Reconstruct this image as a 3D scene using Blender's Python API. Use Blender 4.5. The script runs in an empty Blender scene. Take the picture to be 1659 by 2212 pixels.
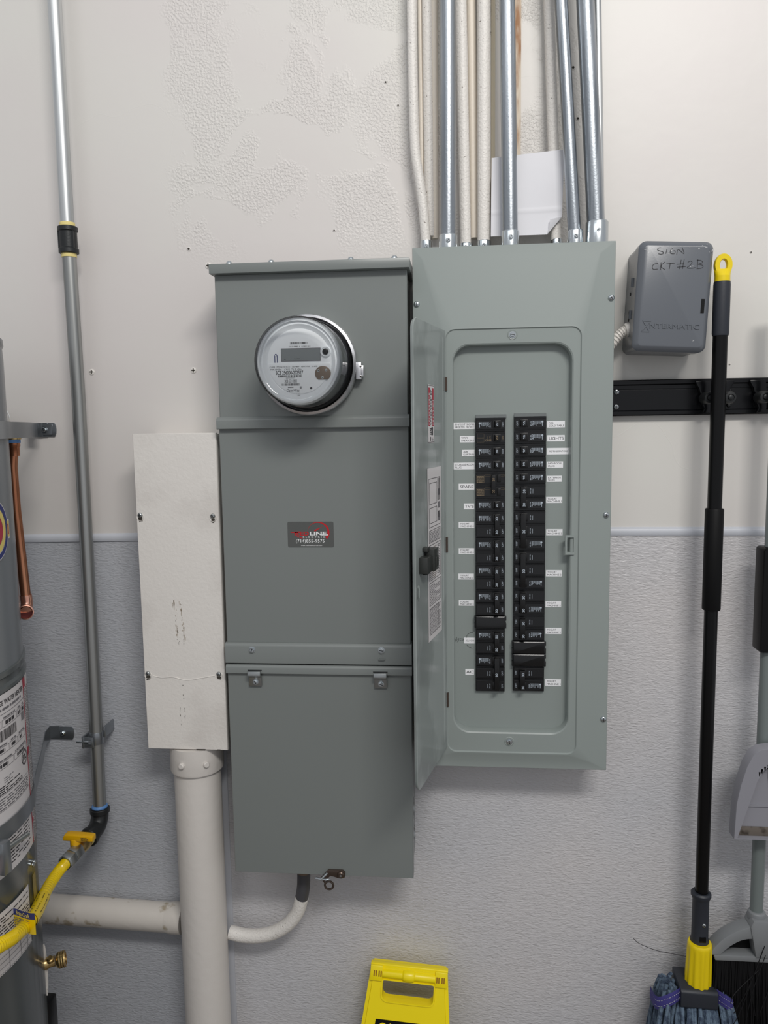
import bpy, bmesh, math, random
from math import sin, cos, pi, radians, sqrt
from mathutils import Matrix, Vector, noise
random.seed(7)
SC = bpy.context.scene
COL = SC.collection

# ------------------------------------------------------------------ camera
cam_data = bpy.data.cameras.new('camera')
cam_data.sensor_fit = 'HORIZONTAL'
cam_data.sensor_width = 36.0
cam_data.lens = 1650.0 / 1659.0 * 36.0
cam_data.clip_start = 0.02
cam = bpy.data.objects.new('camera', cam_data)
COL.objects.link(cam)
yaw, pitch, roll = radians(-5.2129), radians(-6.3337), radians(-0.8262)
fw = Vector((sin(yaw)*cos(pitch), cos(yaw)*cos(pitch), sin(pitch)))
rt = fw.cross(Vector((0, 0, 1))).normalized()
up = rt.cross(fw)
r2 = rt*cos(roll) + up*sin(roll)
u2 = up*cos(roll) - rt*sin(roll)
mw = Matrix((( r2.x, u2.x, -fw.x, 0.0), (r2.y, u2.y, -fw.y, -1.551), (r2.z, u2.z, -fw.z, 1.433), (0, 0, 0, 1)))
cam.matrix_world = mw
SC.camera = cam

# ------------------------------------------------------------------ world, lights, exposure
world = bpy.data.worlds.new('world')
SC.world = world
world.use_nodes = True
bgn = world.node_tree.nodes['Background']
bgn.inputs[0].default_value = (0.93, 0.95, 1.0, 1)
bgn.inputs[1].default_value = 0.50

def area(name, loc, target, sx, sy, power, color=(1, 1, 1)):
    l = bpy.data.lights.new(name, 'AREA')
    l.shape = 'RECTANGLE'; l.size = sx; l.size_y = sy; l.energy = power; l.color = color
    o = bpy.data.objects.new(name, l); COL.objects.link(o)
    o.location = loc
    o.rotation_euler = (Vector(target) - Vector(loc)).to_track_quat('-Z', 'Y').to_euler()
    return o
area('ceiling_light', (0.75, -2.45, 3.35), (0.1, 0.0, 1.1), 1.20, 0.40, 55, (1.0, 0.97, 0.93))
area('ceiling_light', (-0.9, -2.3, 3.35), (-0.3, 0.0, 1.2), 1.20, 0.30, 5, (0.95, 0.97, 1.0))
SC.view_settings.view_transform = 'Standard'
SC.view_settings.look = 'None'
SC.view_settings.gamma = 1.0
SC.view_settings.use_curve_mapping = False
SC.view_settings.exposure = 0.0

# ------------------------------------------------------------------ materials
def S(r, g, b):
    f = lambda c: (c/255/12.92) if c/255 <= 0.04045 else ((c/255+0.055)/1.055)**2.4
    return (f(r), f(g), f(b), 1.0)

def mat(name, col, rough=0.5, metal=0.0, bump=None, var=None, spec=None, coat=0.0, scale_xyz=(1, 1, 1), mask=None):
    """bump = (scale, strength, distance, detail); var = (colour, scale, threshold_lo, threshold_hi)"""
    m = bpy.data.materials.new(name); m.use_nodes = True
    nt = m.node_tree; N = nt.nodes; L = nt.links
    b = N['Principled BSDF']
    b.inputs['Base Color'].default_value = col
    b.inputs['Roughness'].default_value = rough
    b.inputs['Metallic'].default_value = metal
    if spec is not None: b.inputs['Specular IOR Level'].default_value = spec
    if coat: b.inputs['Coat Weight'].default_value = coat; b.inputs['Coat Roughness'].default_value = 0.12
    if bump or var:
        tc = N.new('ShaderNodeTexCoord'); mp = N.new('ShaderNodeMapping')
        mp.inputs['Scale'].default_value = scale_xyz
        L.new(tc.outputs['Object'], mp.inputs['Vector'])
    if bump:
        nz = N.new('ShaderNodeTexNoise'); nz.inputs['Scale'].default_value = bump[0]
        nz.inputs['Detail'].default_value = bump[3] if len(bump) > 3 else 3
        L.new(mp.outputs[0], nz.inputs['Vector'])
        bp = N.new('ShaderNodeBump'); bp.inputs['Strength'].default_value = bump[1]; bp.inputs['Distance'].default_value = bump[2]
        L.new(nz.outputs['Fac'], bp.inputs['Height']); L.new(bp.outputs[0], b.inputs['Normal'])
    if var:
        nv = N.new('ShaderNodeTexNoise'); nv.inputs['Scale'].default_value = var[1]; nv.inputs['Detail'].default_value = 5
        L.new(mp.outputs[0], nv.inputs['Vector'])
        cr = N.new('ShaderNodeValToRGB')
        cr.color_ramp.elements[0].position = var[2]; cr.color_ramp.elements[0].color = col
        cr.color_ramp.elements[1].position = var[3]; cr.color_ramp.elements[1].color = var[0]
        L.new(nv.outputs['Fac'], cr.inputs[0]); L.new(cr.outputs[0], b.inputs['Base Color'])
    return m

M = {}
def wall_material():
    m = bpy.data.materials.new('painted_plaster'); m.use_nodes = True
    nt = m.node_tree; N = nt.nodes; L = nt.links; b = N['Principled BSDF']
    b.inputs['Roughness'].default_value = 0.42
    tc = N.new('ShaderNodeTexCoord')
    n0 = N.new('ShaderNodeTexNoise'); n0.inputs['Scale'].default_value = 1.6; n0.inputs['Detail'].default_value = 4
    L.new(tc.outputs['Object'], n0.inputs['Vector'])
    cr = N.new('ShaderNodeValToRGB')
    cr.color_ramp.elements[0].position = 0.35; cr.color_ramp.elements[0].color = S(214, 208, 205)
    cr.color_ramp.elements[1].position = 0.65; cr.color_ramp.elements[1].color = S(217, 215, 209)
    L.new(n0.outputs['Fac'], cr.inputs[0]); L.new(cr.outputs[0], b.inputs['Base Color'])
    # knock-down texture only where the plaster was patched: left of the conduits above the meter cabinet
    sep = N.new('ShaderNodeSeparateXYZ'); L.new(tc.outputs['Object'], sep.inputs[0])
    def rng(sock, a, bb, c, d):
        m1 = N.new('ShaderNodeMapRange'); m1.interpolation_type = 'SMOOTHSTEP'
        m1.inputs[1].default_value = a; m1.inputs[2].default_value = bb; L.new(sock, m1.inputs[0])
        m2 = N.new('ShaderNodeMapRange'); m2.interpolation_type = 'SMOOTHSTEP'
        m2.inputs[1].default_value = c; m2.inputs[2].default_value = d; m2.inputs[3].default_value = 1; m2.inputs[4].default_value = 0; L.new(sock, m2.inputs[0])
        mm = N.new('ShaderNodeMath'); mm.operation = 'MULTIPLY'; L.new(m1.outputs[0], mm.inputs[0]); L.new(m2.outputs[0], mm.inputs[1]); return mm
    mx = rng(sep.outputs[0], -0.58, -0.54, 0.20, 0.28)
    mz = rng(sep.outputs[2], 1.74, 1.86, 3.0, 3.1)
    reg = N.new('ShaderNodeMath'); reg.operation = 'MULTIPLY'; L.new(mx.outputs[0], reg.inputs[0]); L.new(mz.outputs[0], reg.inputs[1])
    np_ = N.new('ShaderNodeTexNoise'); np_.inputs['Scale'].default_value = 7.0; np_.inputs['Detail'].default_value = 3; np_.inputs['Distortion'].default_value = 0.6
    L.new(tc.outputs['Object'], np_.inputs['Vector'])
    mk = N.new('ShaderNodeMapRange'); mk.inputs[1].default_value = 0.49; mk.inputs[2].default_value = 0.54; L.new(np_.outputs['Fac'], mk.inputs[0])
    rg = N.new('ShaderNodeMath'); rg.operation = 'MULTIPLY'; L.new(reg.outputs[0], rg.inputs[0]); L.new(mk.outputs[0], rg.inputs[1])
    nk = N.new('ShaderNodeTexNoise'); nk.inputs['Scale'].default_value = 210; nk.inputs['Detail'].default_value = 2.5; nk.inputs['Roughness'].default_value = 0.45
    L.new(tc.outputs['Object'], nk.inputs['Vector'])
    st = N.new('ShaderNodeMapRange'); st.inputs[1].default_value = 0.40; st.inputs[2].default_value = 0.64; L.new(nk.outputs['Fac'], st.inputs[0])
    hm = N.new('ShaderNodeMath'); hm.operation = 'MULTIPLY'; L.new(st.outputs[0], hm.inputs[0]); L.new(rg.outputs[0], hm.inputs[1])
    nf = N.new('ShaderNodeTexNoise'); nf.inputs['Scale'].default_value = 30; nf.inputs['Detail'].default_value = 4
    L.new(tc.outputs['Object'], nf.inputs['Vector'])
    sm = N.new('ShaderNodeMath'); sm.operation = 'MULTIPLY'; sm.inputs[1].default_value = 0.35; L.new(nf.outputs['Fac'], sm.inputs[0])
    # a few trowel cracks
    vo = N.new('ShaderNodeTexVoronoi'); vo.feature = 'DISTANCE_TO_EDGE'; vo.inputs['Scale'].default_value = 3.2
    nd = N.new('ShaderNodeTexNoise'); nd.inputs['Scale'].default_value = 5; L.new(tc.outputs['Object'], nd.inputs['Vector'])
    va = N.new('ShaderNodeVectorMath'); va.operation = 'MULTIPLY_ADD'; va.inputs[1].default_value = (0.35, 0.35, 0.35)
    L.new(nd.outputs['Color'], va.inputs[0]); L.new(tc.outputs['Object'], va.inputs[2]); L.new(va.outputs[0], vo.inputs['Vector'])
    ce = N.new('ShaderNodeMapRange'); ce.inputs[1].default_value = 0.0; ce.inputs[2].default_value = 0.006; ce.inputs[3].default_value = 0.12; ce.inputs[4].default_value = 0.0
    L.new(vo.outputs['Distance'], ce.inputs[0])
    n3 = N.new('ShaderNodeMapRange'); n3.inputs[1].default_value = 0.52; n3.inputs[2].default_value = 0.6; L.new(n0.outputs['Fac'], n3.inputs[0])
    cm = N.new('ShaderNodeMath'); cm.operation = 'MULTIPLY'; L.new(ce.outputs[0], cm.inputs[0]); L.new(n3.outputs[0], cm.inputs[1])
    a1 = N.new('ShaderNodeMath'); a1.operation = 'ADD'; L.new(hm.outputs[0], a1.inputs[0]); L.new(sm.outputs[0], a1.inputs[1])
    a2 = N.new('ShaderNodeMath'); a2.operation = 'ADD'; L.new(a1.outputs[0], a2.inputs[0]); L.new(cm.outputs[0], a2.inputs[1])
    bp = N.new('ShaderNodeBump'); bp.inputs['Strength'].default_value = 0.7; bp.inputs['Distance'].default_value = 0.0012
    L.new(a2.outputs[0], bp.inputs['Height']); L.new(bp.outputs[0], b.inputs['Normal'])
    return m

def frp_material(name='pebbled_panel', c1=(196, 196, 199), c2=(204, 201, 201)):
    m = bpy.data.materials.new(name); m.use_nodes = True
    nt = m.node_tree; N = nt.nodes; L = nt.links; b = N['Principled BSDF']
    b.inputs['Roughness'].default_value = 0.32
    tc = N.new('ShaderNodeTexCoord'); mp = N.new('ShaderNodeMapping'); mp.inputs['Scale'].default_value = (95, 95, 270)
    L.new(tc.outputs['Object'], mp.inputs[0])
    nz = N.new('ShaderNodeTexNoise'); nz.inputs['Scale'].default_value = 1.0; nz.inputs['Detail'].default_value = 1.5; nz.inputs['Distortion'].default_value = 0.7
    L.new(mp.outputs[0], nz.inputs['Vector'])
    bp = N.new('ShaderNodeBump'); bp.inputs['Strength'].default_value = 0.9; bp.inputs['Distance'].default_value = 0.0020
    L.new(nz.outputs['Fac'], bp.inputs['Height']); L.new(bp.outputs[0], b.inputs['Normal'])
    n2 = N.new('ShaderNodeTexNoise'); n2.inputs['Scale'].default_value = 2.5; L.new(tc.outputs['Object'], n2.inputs['Vector'])
    cr = N.new('ShaderNodeValToRGB')
    cr.color_ramp.elements[0].position = 0.35; cr.color_ramp.elements[0].color = S(*c1)
    cr.color_ramp.elements[1].position = 0.65; cr.color_ramp.elements[1].color = S(*c2)
    L.new(n2.outputs['Fac'], cr.inputs[0]); L.new(cr.outputs[0], b.inputs['Base Color'])
    return m

def streak_material(name, c1, c2, rough, metal, zs=1.2, xs=90, lo=0.4, hi=0.62, bump=0.0):
    """metal or paint with long vertical streaks"""
    m = bpy.data.materials.new(name); m.use_nodes = True
    nt = m.node_tree; N = nt.nodes; L = nt.links; b = N['Principled BSDF']
    b.inputs['Roughness'].default_value = rough; b.inputs['Metallic'].default_value = metal
    tc = N.new('ShaderNodeTexCoord'); mp = N.new('ShaderNodeMapping'); mp.inputs['Scale'].default_value = (xs, xs, zs)
    L.new(tc.outputs['Object'], mp.inputs[0])
    nz = N.new('ShaderNodeTexNoise'); nz.inputs['Scale'].default_value = 1; nz.inputs['Detail'].default_value = 4; L.new(mp.outputs[0], nz.inputs['Vector'])
    cr = N.new('ShaderNodeValToRGB')
    cr.color_ramp.elements[0].position = lo; cr.color_ramp.elements[0].color = c1
    cr.color_ramp.elements[1].position = hi; cr.color_ramp.elements[1].color = c2
    L.new(nz.outputs['Fac'], cr.inputs[0]); L.new(cr.outputs[0], b.inputs['Base Color'])
    if bump:
        n2 = N.new('ShaderNodeTexNoise'); n2.inputs['Scale'].default_value = 260; L.new(tc.outputs['Object'], n2.inputs['Vector'])
        bp = N.new('ShaderNodeBump'); bp.inputs['Strength'].default_value = bump; bp.inputs['Distance'].default_value = 0.0008
        L.new(n2.outputs['Fac'], bp.inputs['Height']); L.new(bp.outputs[0], b.inputs['Normal'])
    return m

def glass_material(name, tint=(0.99, 1.0, 1.0, 1)):
    m = bpy.data.materials.new(name); m.use_nodes = True
    nt = m.node_tree; N = nt.nodes; L = nt.links
    for n in list(N):
        if n.type == 'BSDF_PRINCIPLED': N.remove(n)
    out = [n for n in N if n.type == 'OUTPUT_MATERIAL'][0]
    tr = N.new('ShaderNodeBsdfTransparent'); tr.inputs[0].default_value = tint
    gl = N.new('ShaderNodeBsdfGlossy'); gl.inputs['Roughness'].default_value = 0.04
    lw = N.new('ShaderNodeFresnel'); lw.inputs[0].default_value = 1.5
    mx = N.new('ShaderNodeMixShader')
    L.new(lw.outputs[0], mx.inputs[0]); L.new(tr.outputs[0], mx.inputs[1]); L.new(gl.outputs[0], mx.inputs[2]); L.new(mx.outputs[0], out.inputs[0])
    return m

M['wall'] = wall_material()
M['frp'] = frp_material()
M['frpgrey'] = frp_material('grey_pebbled_panel', (178, 181, 187), (184, 186, 191))
M['trim'] = mat('vinyl_trim', S(196, 199, 206), 0.35)
M['floor'] = mat('quarry_floor', S(120, 112, 105), 0.5, bump=(60, 0.3, 0.001), var=(S(100, 93, 88), 6, 0.4, 0.6))
M['cab'] = mat('cabinet_enamel', S(122, 127, 125), 0.33, bump=(9, 0.12, 0.003, 2))
M['cover'] = mat('panel_enamel', S(142, 150, 147), 0.36, bump=(420, 0.05, 0.0005, 2))
M['doorpaint'] = mat('door_enamel', S(132, 139, 137), 0.2, bump=(10, 0.15, 0.004, 2), var=(S(148, 155, 153), 11, 0.47, 0.56), scale_xyz=(1, 1, 0.6))
M['dead'] = mat('dead_front_enamel', S(140, 148, 145), 0.34)
M['zinc'] = mat('zinc_plate', (0.56, 0.60, 0.62, 1), 0.24, 1.0, bump=(300, 0.1, 0.0005))
M['zincdark'] = mat('dull_zinc', (0.42, 0.44, 0.44, 1), 0.35, 1.0)
M['emt'] = streak_material('galvanised_conduit', (0.28, 0.305, 0.33, 1), (0.46, 0.49, 0.52, 1), 0.36, 1.0, 2.0, 120, bump=0.25)
M['galv'] = streak_material('galvanised_gas_pipe', (0.42, 0.44, 0.45, 1), (0.72, 0.73, 0.72, 1), 0.42, 0.9, 1.2, 70, 0.35, 0.6)
M['steel'] = streak_material('dark_steel_pipe', (0.24, 0.245, 0.24, 1), (0.44, 0.45, 0.44, 1), 0.38, 0.85, 0.8, 60, 0.35, 0.66)
M['whitepaint'] = mat('white_painted_conduit', S(228, 224, 218), 0.45, bump=(240, 0.8, 0.0014, 2), var=(S(120, 112, 104), 260, 0.66, 0.72))
M['creampaint'] = mat('cream_painted_pipe', S(226, 217, 203), 0.5, bump=(200, 0.4, 0.001, 2))
M['bare'] = mat('bare_tan_strip', S(222, 208, 188), 0.6, bump=(150, 0.4, 0.001), var=(S(165, 120, 82), 30, 0.5, 0.62), scale_xyz=(1, 1, 0.25))
M['yellowedge'] = mat('yellowed_paint', S(222, 212, 188), 0.6, bump=(150, 0.4, 0.001))
M['boxpaint'] = mat('white_painted_box', S(226, 222, 216), 0.42, bump=(160, 0.45, 0.0012, 3), var=(S(212, 207, 201), 7, 0.5, 0.68))
M['dirt'] = mat('dark_scuff', S(60, 55, 48), 0.8)
M['grime'] = mat('brown_scuff', S(150, 135, 115), 0.8)
M['bigpipe'] = mat('white_painted_pipe', S(216, 211, 205), 0.45, bump=(60, 0.35, 0.002, 4))
M['oldpipe'] = mat('chipped_pipe_paint', S(212, 206, 198), 0.45, bump=(35, 0.6, 0.002, 5), var=(S(170, 158, 138), 24, 0.60, 0.66))
M['iron'] = mat('black_iron', S(42, 44, 45), 0.42, 0.4, bump=(300, 0.3, 0.0006))
M['sealant'] = mat('yellow_thread_tape', S(232, 214, 140), 0.6, bump=(400, 0.5, 0.001))
M['bluetape'] = mat('blue_thread_tape', S(90, 135, 190), 0.5, bump=(300, 0.5, 0.001))
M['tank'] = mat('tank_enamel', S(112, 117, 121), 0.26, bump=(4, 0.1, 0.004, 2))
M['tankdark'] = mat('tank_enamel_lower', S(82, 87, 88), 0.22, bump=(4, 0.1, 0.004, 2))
M['tankseam'] = mat('tank_seam', S(30, 32, 34), 0.5)
M['labelwhite'] = mat('label_paper', S(214, 210, 210), 0.32)
M['ink'] = mat('black_ink', S(48, 46, 50), 0.6)
M['inkgrey'] = mat('grey_ink', S(110, 108, 112), 0.6)
M['redink'] = mat('red_ink', S(165, 40, 60), 0.5)
M['navy'] = mat('navy_ink', S(35, 45, 110), 0.5)
M['gold'] = mat('gold_print', S(215, 195, 110), 0.5)
M['copper'] = streak_material('copper', (0.40, 0.155, 0.08, 1), (0.62, 0.29, 0.17, 1), 0.3, 1.0, 3, 60, 0.35, 0.65)
M['copperbright'] = mat('bright_copper', (0.86, 0.45, 0.33, 1), 0.22, 1.0)
M['copperin'] = mat('copper_bore', S(75, 22, 22), 0.5, 0.3)
M['brass'] = mat('brass', (0.62, 0.45, 0.20, 1), 0.28, 1.0, bump=(200, 0.3, 0.0008))
M['yellowplastic'] = mat('yellow_plastic', S(226, 172, 10), 0.38)
M['yellowhose'] = mat('yellow_hose_coating', S(232, 200, 10), 0.3, coat=0.3)
M['yellowsign'] = mat('yellow_sign_plastic', S(250, 226, 0), 0.33)
M['yellowgrip'] = mat('yellow_grip_plastic', S(232, 205, 8), 0.32)
M['slotbrown'] = mat('slot_shade', S(150, 105, 10), 0.6)
M['black'] = mat('black_plastic', S(8, 8, 9), 0.28, spec=0.25)
M['blackmatte'] = mat('black_matte', S(8, 8, 9), 0.55, spec=0.2)
M['breaker'] = mat('breaker_plastic', S(17, 18, 19), 0.22)
M['breakerface'] = mat('breaker_face', S(19, 20, 22), 0.28)
M['toggle'] = mat('toggle_plastic', S(12, 12, 13), 0.32)
M['print'] = mat('breaker_print', S(175, 185, 195), 0.5)
M['printbrown'] = mat('breaker_print_brown', S(128, 112, 88), 0.5)
M['sticker'] = mat('white_sticker', S(240, 241, 243), 0.35)
M['stickerink'] = mat('sticker_ink', S(40, 40, 44), 0.5)
M['stickergrey'] = mat('grey_card', S(84, 86, 84), 0.3)
M['logored'] = mat('logo_red', S(190, 18, 28), 0.35)
M['logodark'] = mat('logo_dark_red', S(110, 20, 30), 0.4)
M['logowhite'] = mat('logo_white', S(236, 238, 238), 0.4)
M['paper'] = mat('paper', S(224, 224, 228), 0.6, bump=(14, 0.25, 0.003, 2))
M['paperline'] = mat('paper_faint_print', S(205, 205, 212), 0.6)
M['timer'] = mat('timer_enamel', S(98, 102, 108), 0.25, bump=(500, 0.06, 0.0004, 2))
M['marker'] = mat('black_marker', S(25, 27, 32), 0.5)
M['scratch'] = mat('scratched_paint', S(190, 190, 190), 0.5)
M['rail'] = mat('rail_black', S(9, 10, 13), 0.25, spec=0.35)
M['grip'] = mat('grip_rubber', S(38, 42, 50), 0.5, bump=(300, 0.2, 0.0005))
M['mopcloth'] = mat('mop_yarn', S(98, 116, 134), 0.9, bump=(500, 0.8, 0.002, 3), var=(S(60, 74, 94), 90, 0.45, 0.6))
M['mopband'] = mat('mop_band', S(62, 58, 128), 0.7, bump=(300, 0.5, 0.001))
M['thread'] = mat('grey_stitching', S(170, 170, 180), 0.8)
M['broomgrey'] = mat('grey_broom_plastic', S(126, 129, 131), 0.4)
M['broompole'] = mat('grey_green_pole', S(112, 120, 119), 0.3)
M['pangrey'] = mat('dustpan_grey', S(140, 140, 147), 0.4)
M['panlip'] = mat('dustpan_lip', S(100, 92, 84), 0.5, bump=(80, 0.5, 0.001), var=(S(60, 52, 44), 40, 0.5, 0.6))
M['bristle'] = mat('black_bristle', S(12, 12, 14), 0.6, spec=0.2)
M['meterface'] = mat('meter_face', S(240, 242, 244), 0.35)
M['meterbezel'] = mat('meter_bezel', S(232, 235, 238), 0.25)
M['metergrey'] = mat('meter_side_grey', S(158, 163, 167), 0.3, 0.2)
M['meterdark'] = mat('meter_dark_base', S(26, 22, 30), 0.15, 0.2)
M['lcd'] = mat('lcd_grey', S(122, 127, 128), 0.3)
M['ringmetal'] = streak_material('sealing_ring_metal', (0.7, 0.7, 0.72, 1), (0.95, 0.95, 0.97, 1), 0.34, 1.0, 30, 30)
M['bronze'] = mat('brown_plate', S(118, 102, 88), 0.4, 0.3)
M['glass'] = glass_material('meter_glass')
M['seal'] = mat('clear_plastic_seal', S(200, 205, 205), 0.2)
M['latch'] = mat('latch_plastic', S(46, 48, 46), 0.35)
M['foil'] = mat('yellow_foil', S(150, 130, 60), 0.35, 0.4)
M['gasket'] = mat('black_tape', S(72, 72, 76), 0.45, bump=(60, 0.4, 0.001))
M['wood'] = mat('rust_hole', S(70, 55, 45), 0.8)
M['armmetal'] = mat('brown_steel_arm', S(88, 76, 68), 0.3, 0.7)
M['zincbracket'] = mat('strap_steel', (0.30, 0.32, 0.34, 1), 0.3, 0.85)

# ------------------------------------------------------------------ builders; coordinates are (x, d, z), d = distance out from the wall
ORG = {}
def thing(name, label, cat, loc, group=None, roty=0.0):
    o = bpy.data.objects.new(name, None); COL.objects.link(o)
    o.empty_display_size = 0.05
    o.location = (loc[0], -loc[1], loc[2]); o.rotation_euler = (0, roty, 0)
    o['label'] = label; o['category'] = cat
    if group: o['group'] = group
    ORG[o.name] = (Vector(o.location), roty)
    return o
def tag(o, label, cat, group=None):
    o['label'] = label; o['category'] = cat
    if group: o['group'] = group
    return o

class MB:
    def __init__(s): s.v = []; s.f = []; s.m = []
    def add(s, vs, fs, mi=0):
        n = len(s.v); s.v += [tuple(a) for a in vs]
        for f in fs: s.f.append([i+n for i in f]); s.m.append(mi)
        return s
    def box(s, x0, x1, d0, d1, z0, z1, mi=0):
        vs = [(x, d, z) for x in (x0, x1) for d in (d0, d1) for z in (z0, z1)]
        return s.add(vs, [(0,1,3,2),(4,6,7,5),(0,4,5,1),(2,3,7,6),(0,2,6,4),(1,5,7,3)], mi)
    def loft(s, loops, cap0=True, cap1=True, mi=0, closed=True):
        n = len(loops[0]); vs = [p for l in loops for p in l]; fs = []
        for k in range(len(loops)-1):
            for i in range(n if closed else n-1):
                j = (i+1) % n
                fs.append((k*n+i, k*n+j, (k+1)*n+j, (k+1)*n+i))
        if cap0: fs.append(tuple(range(n)))
        if cap1: fs.append(tuple(range((len(loops)-1)*n, len(loops)*n)))
        return s.add(vs, fs, mi)
    def tube(s, pts, r, seg=14, mi=0, caps=True, twist=0.0, flat=None):
        P = [Vector(p) for p in pts]; R = r if isinstance(r, (list, tuple)) else [r]*len(P)
        t0 = (P[1]-P[0]).normalized()
        a = Vector((0, 0, 1)) if abs(t0.z) < 0.9 else Vector((1, 0, 0))
        nrm = t0.cross(a).normalized(); loops = []
        for i, p in enumerate(P):
            if i == 0: t = (P[1]-P[0])
            elif i == len(P)-1: t = (P[i]-P[i-1])
            else: t = (P[i+1]-P[i]).normalized() + (P[i]-P[i-1]).normalized()
            if t.length < 1e-9: t = t0
            t.normalize()
            nrm = (nrm - t*nrm.dot(t))
            if nrm.length < 1e-6: nrm = t.orthogonal()
            nrm.normalize(); b = t.cross(nrm)
            loops.append([tuple(p + nrm*(R[i]*cos(2*pi*k/seg+twist)) + b*(R[i]*sin(2*pi*k/seg+twist))*(flat or 1)) for k in range(seg)])
        return s.loft(loops, caps, caps, mi)
    def lathe(s, o, ax, prof, seg=24, mi=0, cap0=True, cap1=True):
        o = Vector(o); ax = Vector(ax).normalized(); a = ax.orthogonal().normalized()
        if abs(ax.z) > 0.99: a = Vector((1, 0, 0))
        b = ax.cross(a)
        loops = [[tuple(o + ax*h + a*(r*cos(2*pi*k/seg)) + b*(r*sin(2*pi*k/seg))) for k in range(seg)] for r, h in prof]
        return s.loft(loops, cap0, cap1, mi)
    def prism(s, pl, d0, d1, mi=0):
        return s.loft([[(x, d0, z) for x, z in pl], [(x, d1, z) for x, z in pl]], True, True, mi)
    def quad(s, a, b, c, d, mi=0): return s.add([a, b, c, d], [(0, 1, 2, 3)], mi)
    def build(s, name, mats, parent=None, bevel=0.0, seg=2, smooth=35, local=False, kind=None, keep=False):
        me = bpy.data.meshes.new(name)
        if local: vs = [(v[0], -v[1], v[2]) for v in s.v]; org = Vector((0, 0, 0)); ry = 0
        else:
            q = parent
            while q is not None and q.parent is not None: q = q.parent
            if q is not None and q.name in ORG: org, ry = ORG[q.name]
            else: org, ry = Vector((0, 0, 0)), 0
            Ri = Matrix.Rotation(-ry, 3, 'Y')
            vs = [tuple(Ri @ (Vector((v[0], -v[1], v[2])) - org)) for v in s.v]
        if not isinstance(mats, (list, tuple)): mats = [mats]
        if parent is None:
            # a mesh that stands alone gets its origin at the middle of its foot
            xs = [v[0] for v in vs]; ys = [v[1] for v in vs]; zs = [v[2] for v in vs]
            org2 = Vector(((min(xs)+max(xs))/2, (min(ys)+max(ys))/2, min(zs)))
            if keep or name in KEEP: org2 = Vector((0, 0, 0))
            vs = [(v[0]-org2.x, v[1]-org2.y, v[2]-org2.z) for v in vs]
        me.from_pydata(vs, [], s.f)
        for mm in mats: me.materials.append(mm)
        for p, mi in zip(me.polygons, s.m): p.material_index = mi
        bm = bmesh.new(); bm.from_mesh(me)
        bmesh.ops.recalc_face_normals(bm, faces=bm.faces)
        if bevel:
            es = [e for e in bm.edges if len(e.link_faces) == 2 and e.calc_face_angle(0) > radians(30)]
            bmesh.ops.bevel(bm, geom=es, offset=bevel, segments=seg, affect='EDGES', profile=0.5, clamp_overlap=True)
        bm.to_mesh(me); bm.free()
        if smooth:
            me.shade_smooth(); me.set_sharp_from_angle(angle=radians(smooth))
        o = bpy.data.objects.new(name, me); COL.objects.link(o)
        if parent is not None: o.parent = parent
        else:
            o.location = org2; ORG[o.name] = (org2.copy(), 0)
        if kind: o['kind'] = kind
        return o
KEEP = {'wall_back', 'floor', 'wainscot_panel'}

def rrect(x0, x1, z0, z1, r, d, n=6):
    pts = []
    for cx, cz, a0 in ((x1-r, z1-r, 0), (x0+r, z1-r, 90), (x0+r, z0+r, 180), (x1-r, z0+r, 270)):
        for k in range(n+1):
            a = radians(a0+90*k/n); pts.append((cx+r*cos(a), d, cz+r*sin(a)))
    return pts
def bend(pts, n=8):
    """Catmull-Rom through points"""
    P = [Vector(p) for p in pts]; P = [P[0]*2-P[1]] + P + [P[-1]*2-P[-2]]; out = []
    for i in range(1, len(P)-2):
        for k in range(n):
            t = k/n; a, b, c, d = P[i-1], P[i], P[i+1], P[i+2]
            out.append(tuple(0.5*((2*b)+(c-a)*t+(2*a-5*b+4*c-d)*t*t+(3*b-a-3*c+d)*t**3)))
    out.append(tuple(P[-2])); return out

# lettering: flat print as real glyph outlines laid on a surface by a mapper (u right, v up) -> (x, d, z)
_tc = {}
def glyphs(txt, bold=0.0, spacing=1.0):
    key = (txt, bold, spacing)
    if key in _tc: return _tc[key]
    cu = bpy.data.curves.new('t', 'FONT'); cu.body = txt; cu.size = 1; cu.resolution_u = 4; cu.offset = bold; cu.space_character = spacing
    o = bpy.data.objects.new('t', cu); COL.objects.link(o)
    dg = bpy.context.evaluated_depsgraph_get(); dg.update()
    me = bpy.data.meshes.new_from_object(o.evaluated_get(dg))
    vs = [(v.co.x, v.co.y) for v in me.vertices]; fs = [tuple(p.vertices) for p in me.polygons]
    bpy.data.objects.remove(o); bpy.data.curves.remove(cu); bpy.data.meshes.remove(me)
    x0 = min(v[0] for v in vs); x1 = max(v[0] for v in vs); y0 = min(v[1] for v in vs); y1 = max(v[1] for v in vs)
    r = ([((x-x0)/(x1-x0), (y-y0)/(y1-y0)) for x, y in vs], fs)
    _tc[key] = r; return r
def put(mb, txt, mapper, u0, u1, v0, v1, bold=0.0, mi=0, rot=0, spacing=1.0):
    """stretch txt into the box; rot=1: reads bottom-to-top, rot=-1 top-to-bottom"""
    vs, fs = glyphs(txt, bold, spacing)
    def m(a, b):
        if rot == 1: a, b = 1-b, a
        elif rot == -1: a, b = b, 1-a
        elif rot == 2: a, b = 1-a, 1-b
        return mapper(u0+(u1-u0)*a, v0+(v1-v0)*b)
    mb.add([m(a, b) for a, b in vs], fs, mi)
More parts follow.
